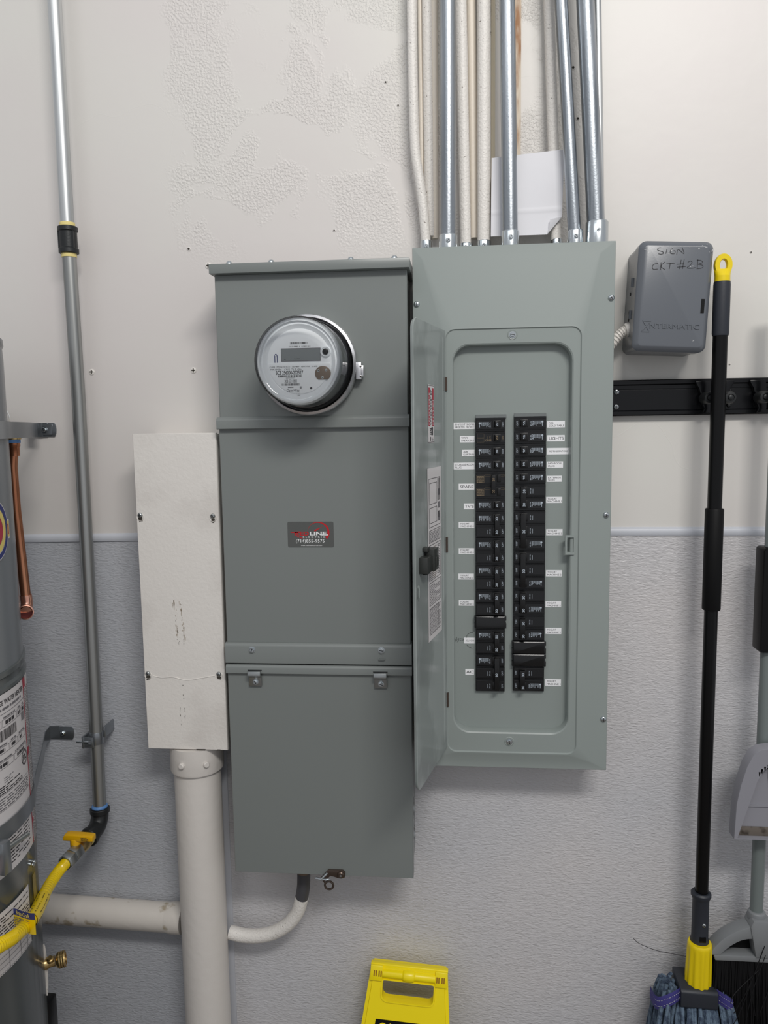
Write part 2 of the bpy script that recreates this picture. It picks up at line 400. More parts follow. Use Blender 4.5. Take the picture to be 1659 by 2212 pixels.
def patch(mb, mapper, u0, u1, v0, v1, mi=0, nu=1, nv=1):
    vs = [mapper(u0+(u1-u0)*i/nu, v0+(v1-v0)*j/nv) for j in range(nv+1) for i in range(nu+1)]
    fs = [(j*(nu+1)+i, j*(nu+1)+i+1, (j+1)*(nu+1)+i+1, (j+1)*(nu+1)+i) for j in range(nv) for i in range(nu)]
    mb.add(vs, fs, mi)
def barcode(mb, mapper, u0, u1, v0, v1, n=30, mi=0, rs=random):
    w = (u1-u0)/n
    for i in range(n):
        ww = w*rs.choice((0.25, 0.4, 0.6, 0.75)); patch(mb, mapper, u0+i*w, u0+i*w+ww, v0, v1, mi)
def textlines(mb, mapper, u0, u1, v0, v1, rows, fill=0.45, mi=0, nu=1, word=None):
    """small type too fine to read: rows of word-length dashes"""
    h = (v1-v0)/rows; word = word or (u1-u0)/7
    for k in range(rows):
        v = v1-(k+1)*h; u = u0; end = u1 if random.random() < 0.8 else u0+(u1-u0)*random.uniform(0.4, 0.9)
        while u < end:
            w = min(word*random.uniform(0.4, 1.5), end-u)
            patch(mb, mapper, u, u+w, v, v+h*fill, mi, nu); u += w+word*0.22
def plane(d): return lambda u, v: (u, d, v)
def stroke(mb, pts, w, d, mi=0):
    """pen line: a flat ribbon of width w through (x, z) points, lying at distance d"""
    P = [Vector(p) for p in pts]
    L_, R_ = [], []
    for i, p in enumerate(P):
        t = (P[min(i+1, len(P)-1)]-P[max(i-1, 0)]).normalized(); n = Vector((-t.y, t.x))*w/2
        L_.append((p.x+n.x, d, p.y+n.y)); R_.append((p.x-n.x, d, p.y-n.y))
    n = len(P)
    mb.add(L_+R_, [(i, i+1, n+i+1, n+i) for i in range(n-1)], mi)

_screw = {}
def screw(parent, x, d, z, r=0.0055, name='screw', style='pan', m=None, rot=None, axis='d', label=None):
    key = (style, round(r, 4), (m or M['zinc']).name)
    if key not in _screw:
        mb = MB()
        if style == 'pan':
            mb.lathe((0, 0, 0), (0, 1, 0), [(r, 0), (r, r*0.15), (r*0.9, r*0.42), (r*0.62, r*0.62), (r*0.2, r*0.7)], 16)
            mb.box(-r*0.6, r*0.6, r*0.55, r*0.74, -r*0.11, r*0.11, 1); mb.box(-r*0.11, r*0.11, r*0.55, r*0.745, -r*0.6, r*0.6, 1)
        elif style == 'hex':
            mb.lathe((0, 0, 0), (0, 1, 0), [(r*1.1, 0), (r*1.1, r*0.2), (r*0.85, r*0.21)], 16)
            mb.lathe((0, r*0.2, 0), (0, 1, 0), [(r*0.85, 0), (r*0.85, r*0.6), (r*0.7, r*0.7)], 6)
            mb.box(-r*0.65, r*0.65, r*0.8, r*0.93, -r*0.13, r*0.13, 1)
        o = mb.build(name, [m or M['zinc'], M['tankseam']], None, keep=True)
        _screw[key] = o.data; COL.objects.unlink(o); bpy.data.objects.remove(o)
    me = _screw[key]
    o = bpy.data.objects.new(name, me); COL.objects.link(o); o.parent = parent
    q = parent
    while q.parent is not None: q = q.parent
    org, ry = ORG[q.name]
    base = Vector((x, -d, z))
    o.location = Matrix.Rotation(-ry, 3, 'Y') @ (base-org)
    R0 = Matrix.Rotation(rot if rot is not None else random.uniform(0, 3), 4, 'Y')
    o.rotation_euler = R0.to_euler()
    if axis == 'up': o.rotation_euler = (radians(90+180), 0, 0)
    return o

# ================================================================== THE SETTING
def grid_wall():
    mb = MB(); mb.box(-2.6, 2.2, -0.12, 0.0, 0.0, 3.0)
    return mb.build('wall_back', M['wall'], None)
wall = grid_wall(); wall['kind'] = 'structure'
flo = MB().box(-2.6, 2.2, 0.0, 3.4, -0.08, 0.0).build('floor', M['floor'], None); flo['kind'] = 'structure'
# pebbled plastic wall panels: one each side of the seam strip; the left one is a hair lower
mbp = MB().loft([[(-2.6, 0.0, 0), (-0.499, 0.0, 0), (-0.499, 0.0, 1.210), (-2.6, 0.0, 1.186)], [(-2.6, 0.0024, 0), (-0.499, 0.0024, 0), (-0.499, 0.0024, 1.210), (-2.6, 0.0024, 1.186)]])
wp = mbp.build('wainscot_panel', M['frpgrey'], wall)
wp2 = MB().box(-0.497, 2.2, 0.0, 0.0024, 0.0, 1.215).build('wainscot_panel', M['frp'], wall)
# cap trims and vertical seam strip
t1 = MB().loft([[(-2.6, d, 1.1868+z-0.0015), (-0.6, d, 1.2118+z-0.0015)] for d, z in ((0.0, -0.008), (0.005, -0.008), (0.0065, -0.004), (0.0065, 0.002), (0.004, 0.0065), (0.0, 0.0085))], False, False, closed=False)
tr1 = t1.build('trim_1', M['trim'], None); tr1['kind'] = 'structure'
t2 = MB().loft([[(0.24, d, 1.2195+z), (2.2, d, 1.2175+z)] for d, z in ((0.0, -0.008), (0.005, -0.008), (0.0065, -0.004), (0.0065, 0.002), (0.004, 0.0065), (0.0, 0.0085))], False, False, closed=False)
tr2 = t2.build('trim_2', M['trim'], None); tr2['kind'] = 'structure'
t3 = MB().box(-0.5065, -0.4905, 0.0, 0.0062, 0.0, 1.20).build('trim_3', M['trim'], None, bevel=0.0015); t3['kind'] = 'structure'
# bare strips of wall between the conduits where the painters could not reach
MB().box(0.1185, 0.1315, 0.0, 0.004, 1.80, 3.0).build('bare_strip', M['bare'], wall, bevel=0.0015)
MB().box(0.0755, 0.083, 0.0, 0.0025, 1.80, 3.0).build('bare_strip', M['yellowedge'], wall, bevel=0.001)
# old anchors and nail holes left in the plaster
for hx, hz, hr in ((-0.1264, 2.0941, .0022), (-0.1027, 2.0504, .002), (-0.2324, 1.8216, .0022), (-0.5296, 1.7963, .0032), (0.0772, 2.1731, .0032), (0.2288, 2.102, .0032), (0.2386, 2.0101, .0028), (0.5644, 1.7528, .0016), (0.5326, 1.5441, .0014)) :
    mb = MB(); rr = random.Random(hx); hr *= 0.8
    prof = [(hr*1.9, 0.0002), (hr*1.6, 0.0009), (hr, 0.0012), (hr*0.7, 0.0004)]
    mb.lathe((hx, 0, hz), (0, 1, 0), prof[:3], 9, 0, True, False)
    mb.lathe((hx, 0.0008, hz), (0, 1, 0), [(hr*0.95, 0), (hr*0.6, 0.0005)], 9, 1)
    mb.build('plaster_hole', [M['wall'], M['dirt']], wall)
for hx, hz in ((-0.7476, 1.556), (-0.5303, 1.5547), (-0.4907, 1.7623)):
    mb = MB(); rr = hx
    mb.lathe((hx, 0, hz), (0, 1, 0), [(0.0062, 0), (0.0062, 0.001), (0.0045, 0.0018)], 14)
    mb.box(hx-0.004, hx+0.004, 0.0012, 0.0022, hz-0.0011, hz+0.0011, 1); mb.box(hx-0.0011, hx+0.0011, 0.0012, 0.0022, hz-0.004, hz+0.004, 1)
    mb.build('wall_anchor', [M['whitepaint'], M['dirt']], wall)

# ================================================================== METER CABINET (large grey box on the left)
cab = thing('meter_cabinet', 'tall grey steel cabinet carrying the round electric meter, left of the open breaker panel', 'electrical cabinet', (-0.263, 0.0, 0.54))
MB().box(-0.437, -0.084, 0.0, 0.112, 0.546, 1.72).build('cabinet_body', M['cab'], cab, bevel=0.001)
mb = MB()   # rain lid: shallow wedge with a turned-down lip
mb.loft([[(-0.4455, 0.0, z0), (-0.0765, 0.0, z0), (-0.0765, 0.142, z1), (-0.4455, 0.142, z1)] for z0, z1 in ((1.7176, 1.7176), (1.742, 1.7352))])
mb.build('lid', M['cab'], cab, bevel=0.0012)
def pan_cover(name, x0, x1, z0, z1, d0, d1, r=0.003):
    mb = MB(); mb.loft([rrect(x0, x1, z0, z1, 0.0015, d0, 2), rrect(x0, x1, z0, z1, 0.0015, d1-0.002, 2), rrect(x0+.0015, x1-.0015, z0+.0015, z1-.0015, 0.0015, d1, 2)])
    return mb.build(name, M['cab'], cab)
pan_cover('upper_cover', -0.4405, -0.0825, 1.452, 1.7185, 0.100, 0.1255)
pan_cover('middle_cover', -0.4440, -0.0822, 1.012, 1.4355, 0.098, 0.1215)
pan_cover('lower_cover', -0.4445, -0.0818, 0.5395, 0.962, 0.098, 0.1235)
def band(z0, z1, d1):
    mb = MB()
    prof = [(0.10, z1), (d1-0.005, z1), (d1-0.001, z1-0.004), (d1, z1-0.007), (d1, z0+0.001), (d1-0.001, z0), (0.10, z0)]
    mb.loft([[(-0.4455, d, z) for d, z in prof], [(-0.0805, d, z) for d, z in prof]])
    return mb
band(1.4333, 1.4562, 0.1315).build('cross_band', M['cab'], cab)
band(0.9783, 1.0185, 0.1305).build('cross_band', M['cab'], cab)
band(0.9573, 0.9755, 0.1305).build('cross_band', M['cab'], cab)
MB().box(-0.4440, -0.0815, 0.09, 0.112, 0.9753, 0.9786).build('cover_gap', M['tankseam'], cab)
for i, sx in enumerate((-0.4142, -0.3343, -0.1856, -0.1054)):
    mb = MB().lathe((sx, 0.115, 1.7365), (0, 0, 1), [(0.0065, 0), (0.0062, 0.004), (0.0045, 0.0072), (0.0015, 0.0085)], 14)
    mb.build('lid_screw', M['zinc'], cab)
# hasp clips with screws
for cx in (-0.3878, -0.1412):
    mb = MB(); w = 0.0125
    prof = [(0.1310, 0.9640), (0.1385, 0.9640), (0.1395, 0.9550), (0.1290, 0.9500), (0.1290, 0.9320), (0.1245, 0.9320), (0.1245, 0.9490), (0.1310, 0.9560)]
    mb.loft([[(cx-w, d, z) for d, z in prof], [(cx+w, d, z) for d, z in prof]])
    c = mb.build('hasp_clip', M['zincdark'], cab, bevel=0.0006)
    screw(c, cx+0.001, 0.129, 0.9405, 0.0052, style='hex')
    MB().box(cx-w-0.0015, cx+w+0.0015, 0.1304, 0.1309, 0.9635, 0.9655).build('clip_slot', M['tankseam'], cab)
screw(cab, -0.3913, 0.1305, 1.0061, 0.0058, style='hex'); screw(cab, -0.1384, 0.1305, 1.0080, 0.0058, style='hex')
MB().tube([(-0.1440, 0.1305, 0.9905), (-0.1430, 0.1335, 0.9895), (-0.1335, 0.1335, 0.9895), (-0.1325, 0.1305, 0.9905)], 0.0013, 8).build('wire_staple', M['cab'], cab)
# knockout rings on the right flank, low down
for kz, kr in ((0.655, 0.022), (0.60, 0.020)):
    mb = MB()
    for r0 in (kr, kr*0.72):
        n = 28; a = [(-0.0838, 0.062+r0*cos(2*pi*k/n), kz+r0*sin(2*pi*k/n)) for k in range(n+1)]
        mb.tube(a, 0.0009, 6, caps=False)
    mb.build('knockout', M['zincdark'], cab)
# bottom latch arm with pin and seal ring
mb = MB()
mb.prism([(-0.2700, 0.5340), (-0.2560, 0.5330), (-0.2480, 0.5420), (-0.2300, 0.5370), (-0.2190, 0.5395), (-0.2180, 0.5500), (-0.2230, 0.5545), (-0.2520, 0.5545)], 0.1240, 0.1285)
mb.build('latch_arm', M['armmetal'], cab, bevel=0.0008)
mb = MB().lathe((-0.2265, 0.1285, 0.5465), (0, 1, 0), [(0.0068, 0), (0.0068, 0.004), (0.005, 0.0055)], 16)
mb.lathe((-0.2265, 0.134, 0.5465), (0, 1, 0), [(0.0022, 0), (0.0022, 0.001)], 10, 1)
mb.build('latch_pin', [M['armmetal'], M['zinc']], cab)
mb = MB().tube([(-0.2540, 0.128, 0.5480), (-0.2660, 0.131, 0.5365), (-0.2780, 0.128, 0.5360)], 0.0022, 8)
mb.tube([(-0.2660, 0.130, 0.5350), (-0.2490, 0.130, 0.5350)], 0.0018, 8)
mb.build('latch_wire', M['zinc'], cab)
n = 22; rg = [(-0.2515+0.0085*cos(2*pi*k/n), 0.126, 0.5205+0.0085*sin(2*pi*k/n)) for k in range(n+1)]
mb = MB().tube(rg, 0.0022, 8, caps=False); mb.tube([(-0.2590, 0.1265, 0.5250), (-0.2640, 0.128, 0.5350)], 0.002, 8)
mb.build('seal_ring', M['armmetal'], cab)
# contractor's card stuck to the middle cover
sx0, sx1, sz0, sz1 = -0.3165, -0.2275, 1.2063, 1.2556
mb = MB().loft([rrect(sx0, sx1, sz0, sz1, 0.003, 0.1212, 4), rrect(sx0, sx1, sz0, sz1, 0.003, 0.1219, 4)])
stk = mb.build('sticker', M['stickergrey'], cab); stk['label'] = 'small dark card with a red and white electrician logo'
pm = plane(0.12205)
def K(X, Y): return (sx0+(X-250)/1190*(sx1-sx0), sz1-(Y-190)/670*(sz1-sz0))
def put_k(mb, t, X0, X1, Y0, Y1, bold=0.0, mi=0, shear=0.0, spacing=1.0):
    a = K(X0, Y1); b = K(X1, Y0)
    mp = lambda u, v: (u+shear*(v-a[1]), 0.12212, v)
    put(mb, t, mp, a[0], b[0], a[1], b[1], bold, mi, 0, spacing)
mb = MB()
put_k(mb, 'R', 430, 560, 455, 545, 0.03); put_k(mb, 'ED', 565, 800, 450, 550, 0.03)
mb.add([(*K(325, 465)[:1], 0.12212, K(325, 465)[1]), (K(560, 440)[0], 0.12212, K(560, 440)[1]), (K(560, 478)[0], 0.12212, K(560, 478)[1]), (K(335, 480)[0], 0.12212, K(335, 480)[1])], [(0, 1, 2, 3)])
stroke(mb, [K(470, 545), K(550, 595), K(632, 622)], 0.0016, 0.12212)
arc_o, arc_i = [], []
for k in range(25):
    t = radians(178 - k*(178+38)/24)
    wdt = 6 + 62*max(0, (k-5)/19)**0.9
    ox, oy = 1050+285*cos(t), 470-275*sin(t)
    ix, iy = 1050+(285-wdt)*cos(t), 470-(275-wdt)*sin(t)
    arc_o.append((K(ox, oy)[0], 0.12214, K(ox, oy)[1])); arc_i.append((K(ix, iy)[0], 0.12214, K(ix, iy)[1]))
lg = MB(); lg.add(arc_o+arc_i, [(i, i+1, 26+i, 25+i) for i in range(24)])
lg.add([(K(935, 430)[0], 0.12214, K(935, 430)[1]), (K(970, 440)[0], 0.12214, K(970, 440)[1]), (K(1165, 315)[0], 0.12214, K(1165, 315)[1]), (K(960, 400)[0], 0.12214, K(960, 400)[1])], [(0, 1, 2, 3)])
lg.build('logo', M['logored'], stk, smooth=0)
put_k(mb, 'LINE', 825, 1255, 452, 545, 0.03, 1)
mb.quad(*[(K(a, b)[0], 0.12216, K(a, b)[1]) for a, b in ((1130, 545), (1290, 545), (1300, 522), (1130, 522))], mi=1)
put_k(mb, 'ELECTRIC', 645, 1220, 570, 615, 0.0, 1, spacing=1.7)
put_k(mb, '(714)855-9575', 460, 1200, 650, 760, 0.008, 1, spacing=1.1)
put_k(mb, 'www.redlineelectrical.com', 590, 1135, 795, 825, 0.0, 1)
mb.build('lettering', [M['logored'], M['logowhite']], stk, smooth=0)

# ================================================================== ELECTRIC METER
mx_, mz_ = -0.2660, 1.5487
met = thing('electric_meter', 'round glass-covered electric meter with a grey display on the tall grey cabinet', 'electric meter', (mx_, 0.1256, mz_-0.094))
A = (0, 1, 0)
mb = MB().lathe((mx_, 0.1258, mz_), A, [(0.088, 0), (0.0905, 0.004), (0.0922, 0.008), (0.0914, 0.0125), (0.0922, 0.016), (0.0905, 0.021), (0.0860, 0.0235), (0.0838, 0.020), (0.0838, 0.004)], 64, 0, True, True)
mb.build('sealing_ring', M['ringmetal'], met)
mb = MB().box(-0.1765, -0.1665, 0.128, 0.146, 1.521, 1.551); mb.box(-0.169, -0.163, 0.132, 0.140, 1.526, 1.546)
mb.lathe((-0.1672, 0.146, 1.5260), A, [(0.0022, 0), (0.0022, 0.001)], 8, 1); mb.lathe((-0.1672, 0.146, 1.5440), A, [(0.0022, 0), (0.0022, 0.001)], 8, 1)
mb.build('ring_latch', [M['ringmetal'], M['dirt']], met, bevel=0.0006)
# dark inner base, then the grey module drum, bezel and face
MB().lathe((mx_, 0.127, mz_), A, [(0.0830, 0.0), (0.0825, 0.012), (0.079, 0.019), (0.076, 0.022)], 56).build('inner_base', M['meterdark'], met)
MB().lathe((mx_, 0.147, mz_), A, [(0.0768, 0.0), (0.0768, 0.014), (0.0764, 0.016), (0.0756, 0.066)], 56).build('drum', M['metergrey'], met)
mb = MB().lathe((mx_, 0.211, mz_), A, [(0.0755, 0.0), (0.0752, 0.0085), (0.0725, 0.0140), (0.0695, 0.0145), (0.0670, 0.0105), (0.0640, 0.0110), (0.0575, 0.0060), (0.0560, 0.0055)], 56)
mb.build('bezel', M['meterbezel'], met)
MB().lathe((mx_, 0.2155, mz_), A, [(0.0565, 0.0), (0.0565, 0.0014)], 56).build('face_plate', M['meterface'], met)
fd = 0.2172
def F(X, Y): return (mx_+(X-635)*0.0001325, mz_-(Y-752)*0.0001325)
# lower plate step
mb = MB(); pts = [F(225, 770)]
for k in range(21):
    a = radians(180+8+k*(164)/20); pts.append((mx_+0.0555*cos(a), mz_+0.0555*sin(a)))
mb.prism([F(232, 772)]+pts[1:]+[F(1040, 772)], fd-0.001, fd+0.0012)
mb.build('lower_plate', M['meterface'], met, bevel=0.0004)
fl = fd+0.0014
mb = MB(); a = F(402, 740); b = F(912, 585)
mb.box(a[0]-0.001, b[0]+0.001, fd-0.0005, fd+0.0008, a[1]-0.001, b[1]+0.001, 1); mb.box(a[0], b[0], fd, fd+0.0011, a[1], b[1])
dsp = mb.build('display', [M['lcd'], M['inkgrey']], met)
mb = MB(); q = plane(fd+0.0013)
put(mb, '80', q, F(435, 0)[0], F(455, 0)[0], F(0, 725)[1], F(0, 712)[1]); put(mb, '8.8.8.8', q, F(570, 0)[0], F(640, 0)[0], F(0, 720)[1], F(0, 708)[1])
mb.build('lettering', M['ink'], dsp, smooth=0)
c = F(988, 632)
mb = MB().lathe((c[0], fd-0.001, c[1]), A, [(0.0095, 0), (0.0095, 0.003), (0.0080, 0.0045), (0.0062, 0.0035), (0.0056, 0.0035)], 24)
mb.lathe((c[0], fd, c[1]), A, [(0.0054, 0), (0.0052, 0.0048), (0.004, 0.0056)], 20, 1)
mb.build('reset_button', [M['meterbezel'], M['black']], met)
c = F(322, 668)
mb = MB().tube([(F(308, 0)[0], fd, F(0, 760)[1]), (F(308, 0)[0], fd, F(0, 675)[1]), (F(312, 0)[0], fd, F(0, 656)[1]), (F(322, 0)[0], fd, F(0, 648)[1]), (F(334, 0)[0], fd, F(0, 656)[1]), (F(340, 0)[0], fd, F(0, 675)[1]), (F(340, 0)[0], fd, F(0, 760)[1])], 0.0007, 6)
mb.build('optical_slot', M['navy'], met)
MB().lathe((c[0], fd, c[1]), A, [(0.0016, 0), (0.0012, 0.001)], 12).build('optical_sensor', M['logowhite'], met)
c = F(947, 912); pl = []
for k in range(25):
    a = radians(-55+k*290/24); pl.append((c[0]+0.0140*cos(a), c[1]+0.0128*sin(a)))
bp_ = MB().prism(pl, fl, fl+0.0016).build('sensor_plate', M['bronze'], met, bevel=0.0004)
for X, Y in ((888, 875), (992, 870), (942, 965)):
    p = F(X, Y); mb = MB().lathe((p[0], fl+0.0016, p[1]), A, [(0.0022, 0), (0.0022, 0.0006), (0.0013, 0.0008)], 12); mb.lathe((p[0], fl+0.0022, p[1]), A, [(0.0011, 0), (0.001, 0.0004)], 8, 1)
    mb.build('rivet', [M['zincdark'], M['dirt']], bp_)
p = F(785, 1100); mb = MB().lathe((p[0], fl, p[1]), A, [(0.002, 0), (0.0018, 0.0006)], 12); mb.build('pin_hole', M['ink'], met)
mb = MB(); q = plane(fl+0.0001); q2 = plane(fd+0.0001)
def fb(X0, X1, Y0, Y1): a = F(X0, Y1); b = F(X1, Y0); return a[0], b[0], a[1], b[1]
rs = random.Random(3)
barcode(mb, q2, *fb(518, 750, 498, 524), 34, rs=rs); put(mb, '231 02 008801 4   15 NOV 2011', q2, *fb(498, 785, 548, 562))
put(mb, 'CL200   FM12S(14,15,17)   120-480V   60W3YDS   21.6Kh', q, *fb(238, 872, 808, 832))
put(mb, 'TYPE CP1SDA     CA 0.2   TA 30  60Hz', q, *fb(245, 662, 840, 862))
put(mb, 'SCE 256000-202527', q, *fb(318, 683, 868, 918), bold=0.02)
barcode(mb, q, *fb(350, 672, 924, 952), 40, rs=rs); put(mb, '256000202527', q, *fb(450, 575, 957, 968))
put(mb, '308 521 803', q, *fb(432, 597, 985, 1024)); barcode(mb, q, *fb(395, 630, 1034, 1062), 30, rs=rs)
put(mb, '0060366', q, *fb(475, 548, 1080, 1093), bold=0.02)
put(mb, 'OpenWay', q, *fb(458, 628, 1108, 1148)); put(mb, 'by Itron', q, *fb(575, 635, 1142, 1156), bold=0.03); put(mb, '01  02', q, *fb(582, 630, 1168, 1178))
put(mb, '2008', q, *fb(600, 635, 1186, 1196)); put(mb, 'E1', q, *fb(635, 664, 1075, 1103), bold=0.05)
mb.build('lettering', M['ink'], met, smooth=0)
# side label on the drum
mb = MB(); cylm = lambda u, v: (mx_+0.0768*cos(radians(u)), v, mz_+0.0768*sin(radians(u)))
patch(mb, cylm, 0, 13, 0.165, 0.200, 0, 6, 1); patch(mb, cylm, -30, -12, 0.165, 0.195, 0, 6, 1)
mb.build('side_label', M['meterbezel'], met)
mb = MB().lathe((mx_, 0.1475, mz_), A, [(0.0836, 0), (0.0830, 0.003), (0.0800, 0.006), (0.0785, 0.010), (0.0772, 0.075), (0.0765, 0.084), (0.0742, 0.0905), (0.0700, 0.0935), (0.0660, 0.0930), (0.0640, 0.0915)], 64, 0, False, True)
mb.build('glass_cover', M['glass'], met)

# ================================================================== BREAKER PANEL
pan = thing('breaker_panel', 'grey breaker panel with its narrow door hanging open and two columns of black switches', 'breaker panel', (0.11, 0.0, 0.762))
MB().box(-0.064, 0.286, 0.0, 0.0775, 0.768, 1.753).build('enclosure', M['cover'], pan, bevel=0.001)
mb = MB(); n = 6
mb.loft([rrect(-0.0735, 0.2950, 0.7615, 1.7620, 0.0015, 0.086, n),
         rrect(-0.0735, 0.2950, 0.7615, 1.7620, 0.0015, 0.0920, n),
         rrect(-0.0725, 0.2940, 0.7625, 1.7610, 0.0015, 0.0932, n),
         rrect(-0.0560, 0.2680, 0.7760, 1.7420, 0.0015, 0.0938, n),
         rrect(-0.0170, 0.2390, 0.7930, 1.6150, 0.020, 0.1022, n),
         rrect(-0.0135, 0.2355, 0.7960, 1.6115, 0.018, 0.1026, n),
         rrect(-0.0115, 0.2335, 0.7980, 1.6095, 0.016, 0.1000, n),
         rrect(-0.0025, 0.2220, 0.8340, 1.5850, 0.034, 0.1000, n),
         rrect(0.0000, 0.2195, 0.8365, 1.5825, 0.032, 0.0985, n),
         rrect(0.0015, 0.2180, 0.8380, 1.5810, 0.031, 0.0940, n),
         rrect(0.0015, 0.2180, 0.8380, 1.5810, 0.031, 0.0790, n)], False, False)
mb.build('front_cover', M['cover'], pan, smooth=22)
MB().loft([rrect(-0.004, 0.224, 0.832, 1.588, 0.034, 0.0785, n), rrect(-0.004, 0.224, 0.832, 1.588, 0.034, 0.0800, n)]).build('dead_front', M['dead'], pan)
for sx, sz in ((-0.0677, 1.6599), (0.2867, 1.6614), (0.2845, 1.2634), (0.2862, 0.8652)):
    screw(pan, sx+0.0015, 0.0932, sz, 0.0058, name='cover_screw')
for sx, sz in ((0.1101, 1.5991), (0.1071, 0.8182)):
    w = MB().lathe((sx, 0.0998, sz), A, [(0.0098, 0), (0.0085, 0.0012), (0.006, 0.0004)], 22).build('screw_boss', M['cover'], pan)
    screw(pan, sx, 0.1000, sz, 0.0056, name='cover_screw', style='hex')
for hz0, hz1 in ((1.4984, 1.524), (1.194, 1.2227), (0.8881, 0.9162)):
    mb = MB().lathe((-0.0128, 0.1022, hz0), (0, 0, 1), [(0.0026, 0), (0.0026, hz1-hz0)], 10)
    mb.build('hinge', M['armmetal'], pan)
# latch eye in the recess edge
mb = MB()
zc0, zc1 = 1.1889, 1.2262; xx0, xx1 = 0.2098, 0.2270
mb.loft([rrect(xx0, xx1, zc0, zc1, 0.001, 0.0985, 2), rrect(xx0, xx1, zc0, zc1, 0.001, 0.1030, 2), rrect(xx0+.0035, xx1-.0015, zc0+.0045, zc1-.0045, 0.0005, 0.1030, 2), rrect(xx0+.0035, xx1-.0015, zc0+.0045, zc1-.0045, 0.0005, 0.0900, 2)], False, False)
mb.build('latch_eye', M['cover'], pan)
# ---- open door
dn = Vector((0.2, 0.0495, 0)).normalized()     # face normal in (x, d)
def DR(s, z, off=0.0):
    return (-0.0145-0.0495*s+dn.x*off, 0.1+0.2*s+dn.y*off, z)
mb = MB()
def dloop(off, s0, s1, z0, z1, r=0.02, flat_h=True):
    pts = []
    L_ = 0.206
    for s, z, a0 in ((s0, z1, 90), (s0, z0, 180), (s1, z0, 270), (s1, z1, 0)):
        sg = 1 if s == s1 else -1; zg = 1 if z == z1 else -1
        rr = r if s == s1 else 0.004
        cs, cz = s-sg*rr/L_, z-zg*rr
        angs = {(-1, 1): (90, 180), (-1, -1): (180, 270), (1, -1): (270, 360), (1, 1): (0, 90)}[(sg, zg)]
        for k in range(6):
            a = radians(angs[0]+(angs[1]-angs[0])*k/5)
            pts.append(DR(cs+rr*cos(a)/L_, cz+rr*sin(a), off))
    return pts
mb.loft([dloop(-0.0045, 0.01, 0.99, 0.8075, 1.6080), dloop(0.0, 0.0, 1.0, 0.8050, 1.6100), dloop(0.0012, 0.004, 0.996, 0.8058, 1.6092), ])
door = mb.build('door', M['doorpaint'], pan, smooth=30)
mb = MB(); mb.tube([DR(0.115, 0.822, 0.0010), DR(0.115, 1.595, 0.0010)], 0.0012, 6)
mb.tube([DR(0.14, 1.52, 0.0006)]+[DR(0.14+0.42*sin(radians(a)), 1.52+0.035*sin(radians(a*1)) , 0.0006) for a in (20, 45, 70)], 0.0006, 6)
mb.build('door_crease', M['doorpaint'], door)
dmap = lambda off: (lambda u, v: DR(u, v, off))
def flipmap(off): return lambda u, v: DR(-u, v, off)      # u = -s so that text runs left (free edge) to right (hinge)
mb = MB(); mb.box(0, 0, 0, 0, 0, 0) if False else None
fm = flipmap(0.0018)
patch(mb, fm, -0.640, -0.195, 1.0515, 1.3605, 0)
lab = mb.build('instruction_label', M['labelwhite'], door, smooth=0); lab['label'] = 'long white printed instruction sheet'
mb = MB(); g = flipmap(0.0021)
def frame(mb, m, u0, u1, v0, v1, w=0.006, h=0.0008, mi=0):
    patch(mb, m, u0, u1, v0, v0+h, mi); patch(mb, m, u0, u1, v1-h, v1, mi); patch(mb, m, u0, u0+w, v0, v1, mi); patch(mb, m, u1-w, u1, v0, v1, mi)
frame(mb, g, -0.60, -0.23, 1.255, 1.342); frame(mb, g, -0.58, -0.34, 1.262, 1.290); frame(mb, g, -0.58, -0.34, 1.296, 1.334)
textlines(mb, g, -0.30, -0.25, 1.262, 1.332, 3, 0.5, 1); patch(mb, g, -0.315, -0.285, 1.300, 1.340, 0); patch(mb, g, -0.262, -0.240, 1.300, 1.340, 0)
patch(mb, g, -0.30, -0.26, 1.268, 1.280, 0)
frame(mb, g, -0.60, -0.23, 1.228, 1.250); textlines(mb, g, -0.58, -0.26, 1.230, 1.248, 7, 0.45, 1)
frame(mb, g, -0.60, -0.23, 1.160, 1.224); textlines(mb, g, -0.58, -0.34, 1.163, 1.221, 18, 0.35, 2)
textlines(mb, g, -0.32, -0.25, 1.165, 1.221, 18, 0.4, 1)
frame(mb, g, -0.60, -0.23, 1.115, 1.156); textlines(mb, g, -0.59, -0.25, 1.118, 1.153, 12, 0.4, 1)
frame(mb, g, -0.60, -0.30, 1.062, 1.110); textlines(mb, g, -0.59, -0.24, 1.062, 1.110, 18, 0.4, 1)
mb.build('lettering', [M['ink'], M['inkgrey'], M['bronze']], lab, smooth=0)
mb = MB(); patch(mb, fm, -0.600, -0.415, 1.4045, 1.5055, 0)
lab = mb.build('warning_label', M['labelwhite'], door, smooth=0); lab['label'] = 'narrow red and white warning label'
mb = MB(); patch(mb, g, -0.592, -0.540, 1.434, 1.500, 0); patch(mb, g, -0.475, -0.425, 1.434, 1.500, 0)
g2 = flipmap(0.0024); textlines(mb, g2, -0.585, -0.548, 1.436, 1.492, 22, 0.45, 2); textlines(mb, g2, -0.470, -0.430, 1.436, 1.480, 18, 0.45, 2)
textlines(mb, g, -0.535, -0.480, 1.436, 1.498, 24, 0.45, 1)
patch(mb, g, -0.50, -0.455, 1.418, 1.432, 1); textlines(mb, g, -0.545, -0.50, 1.419, 1.431, 4, 0.6, 1); patch(mb, g, -0.535, -0.520, 1.408, 1.415, 1); textlines(mb, g, -0.50, -0.44, 1.407, 1.415, 3, 0.5, 3)
patch(mb, g, -0.600, -0.415, 1.5035, 1.5042, 1); patch(mb, g, -0.600, -0.415, 1.4055, 1.4062, 1)
mb.build('lettering', [M['redink'], M['ink'], M['labelwhite'], M['inkgrey']], lab, smooth=0)
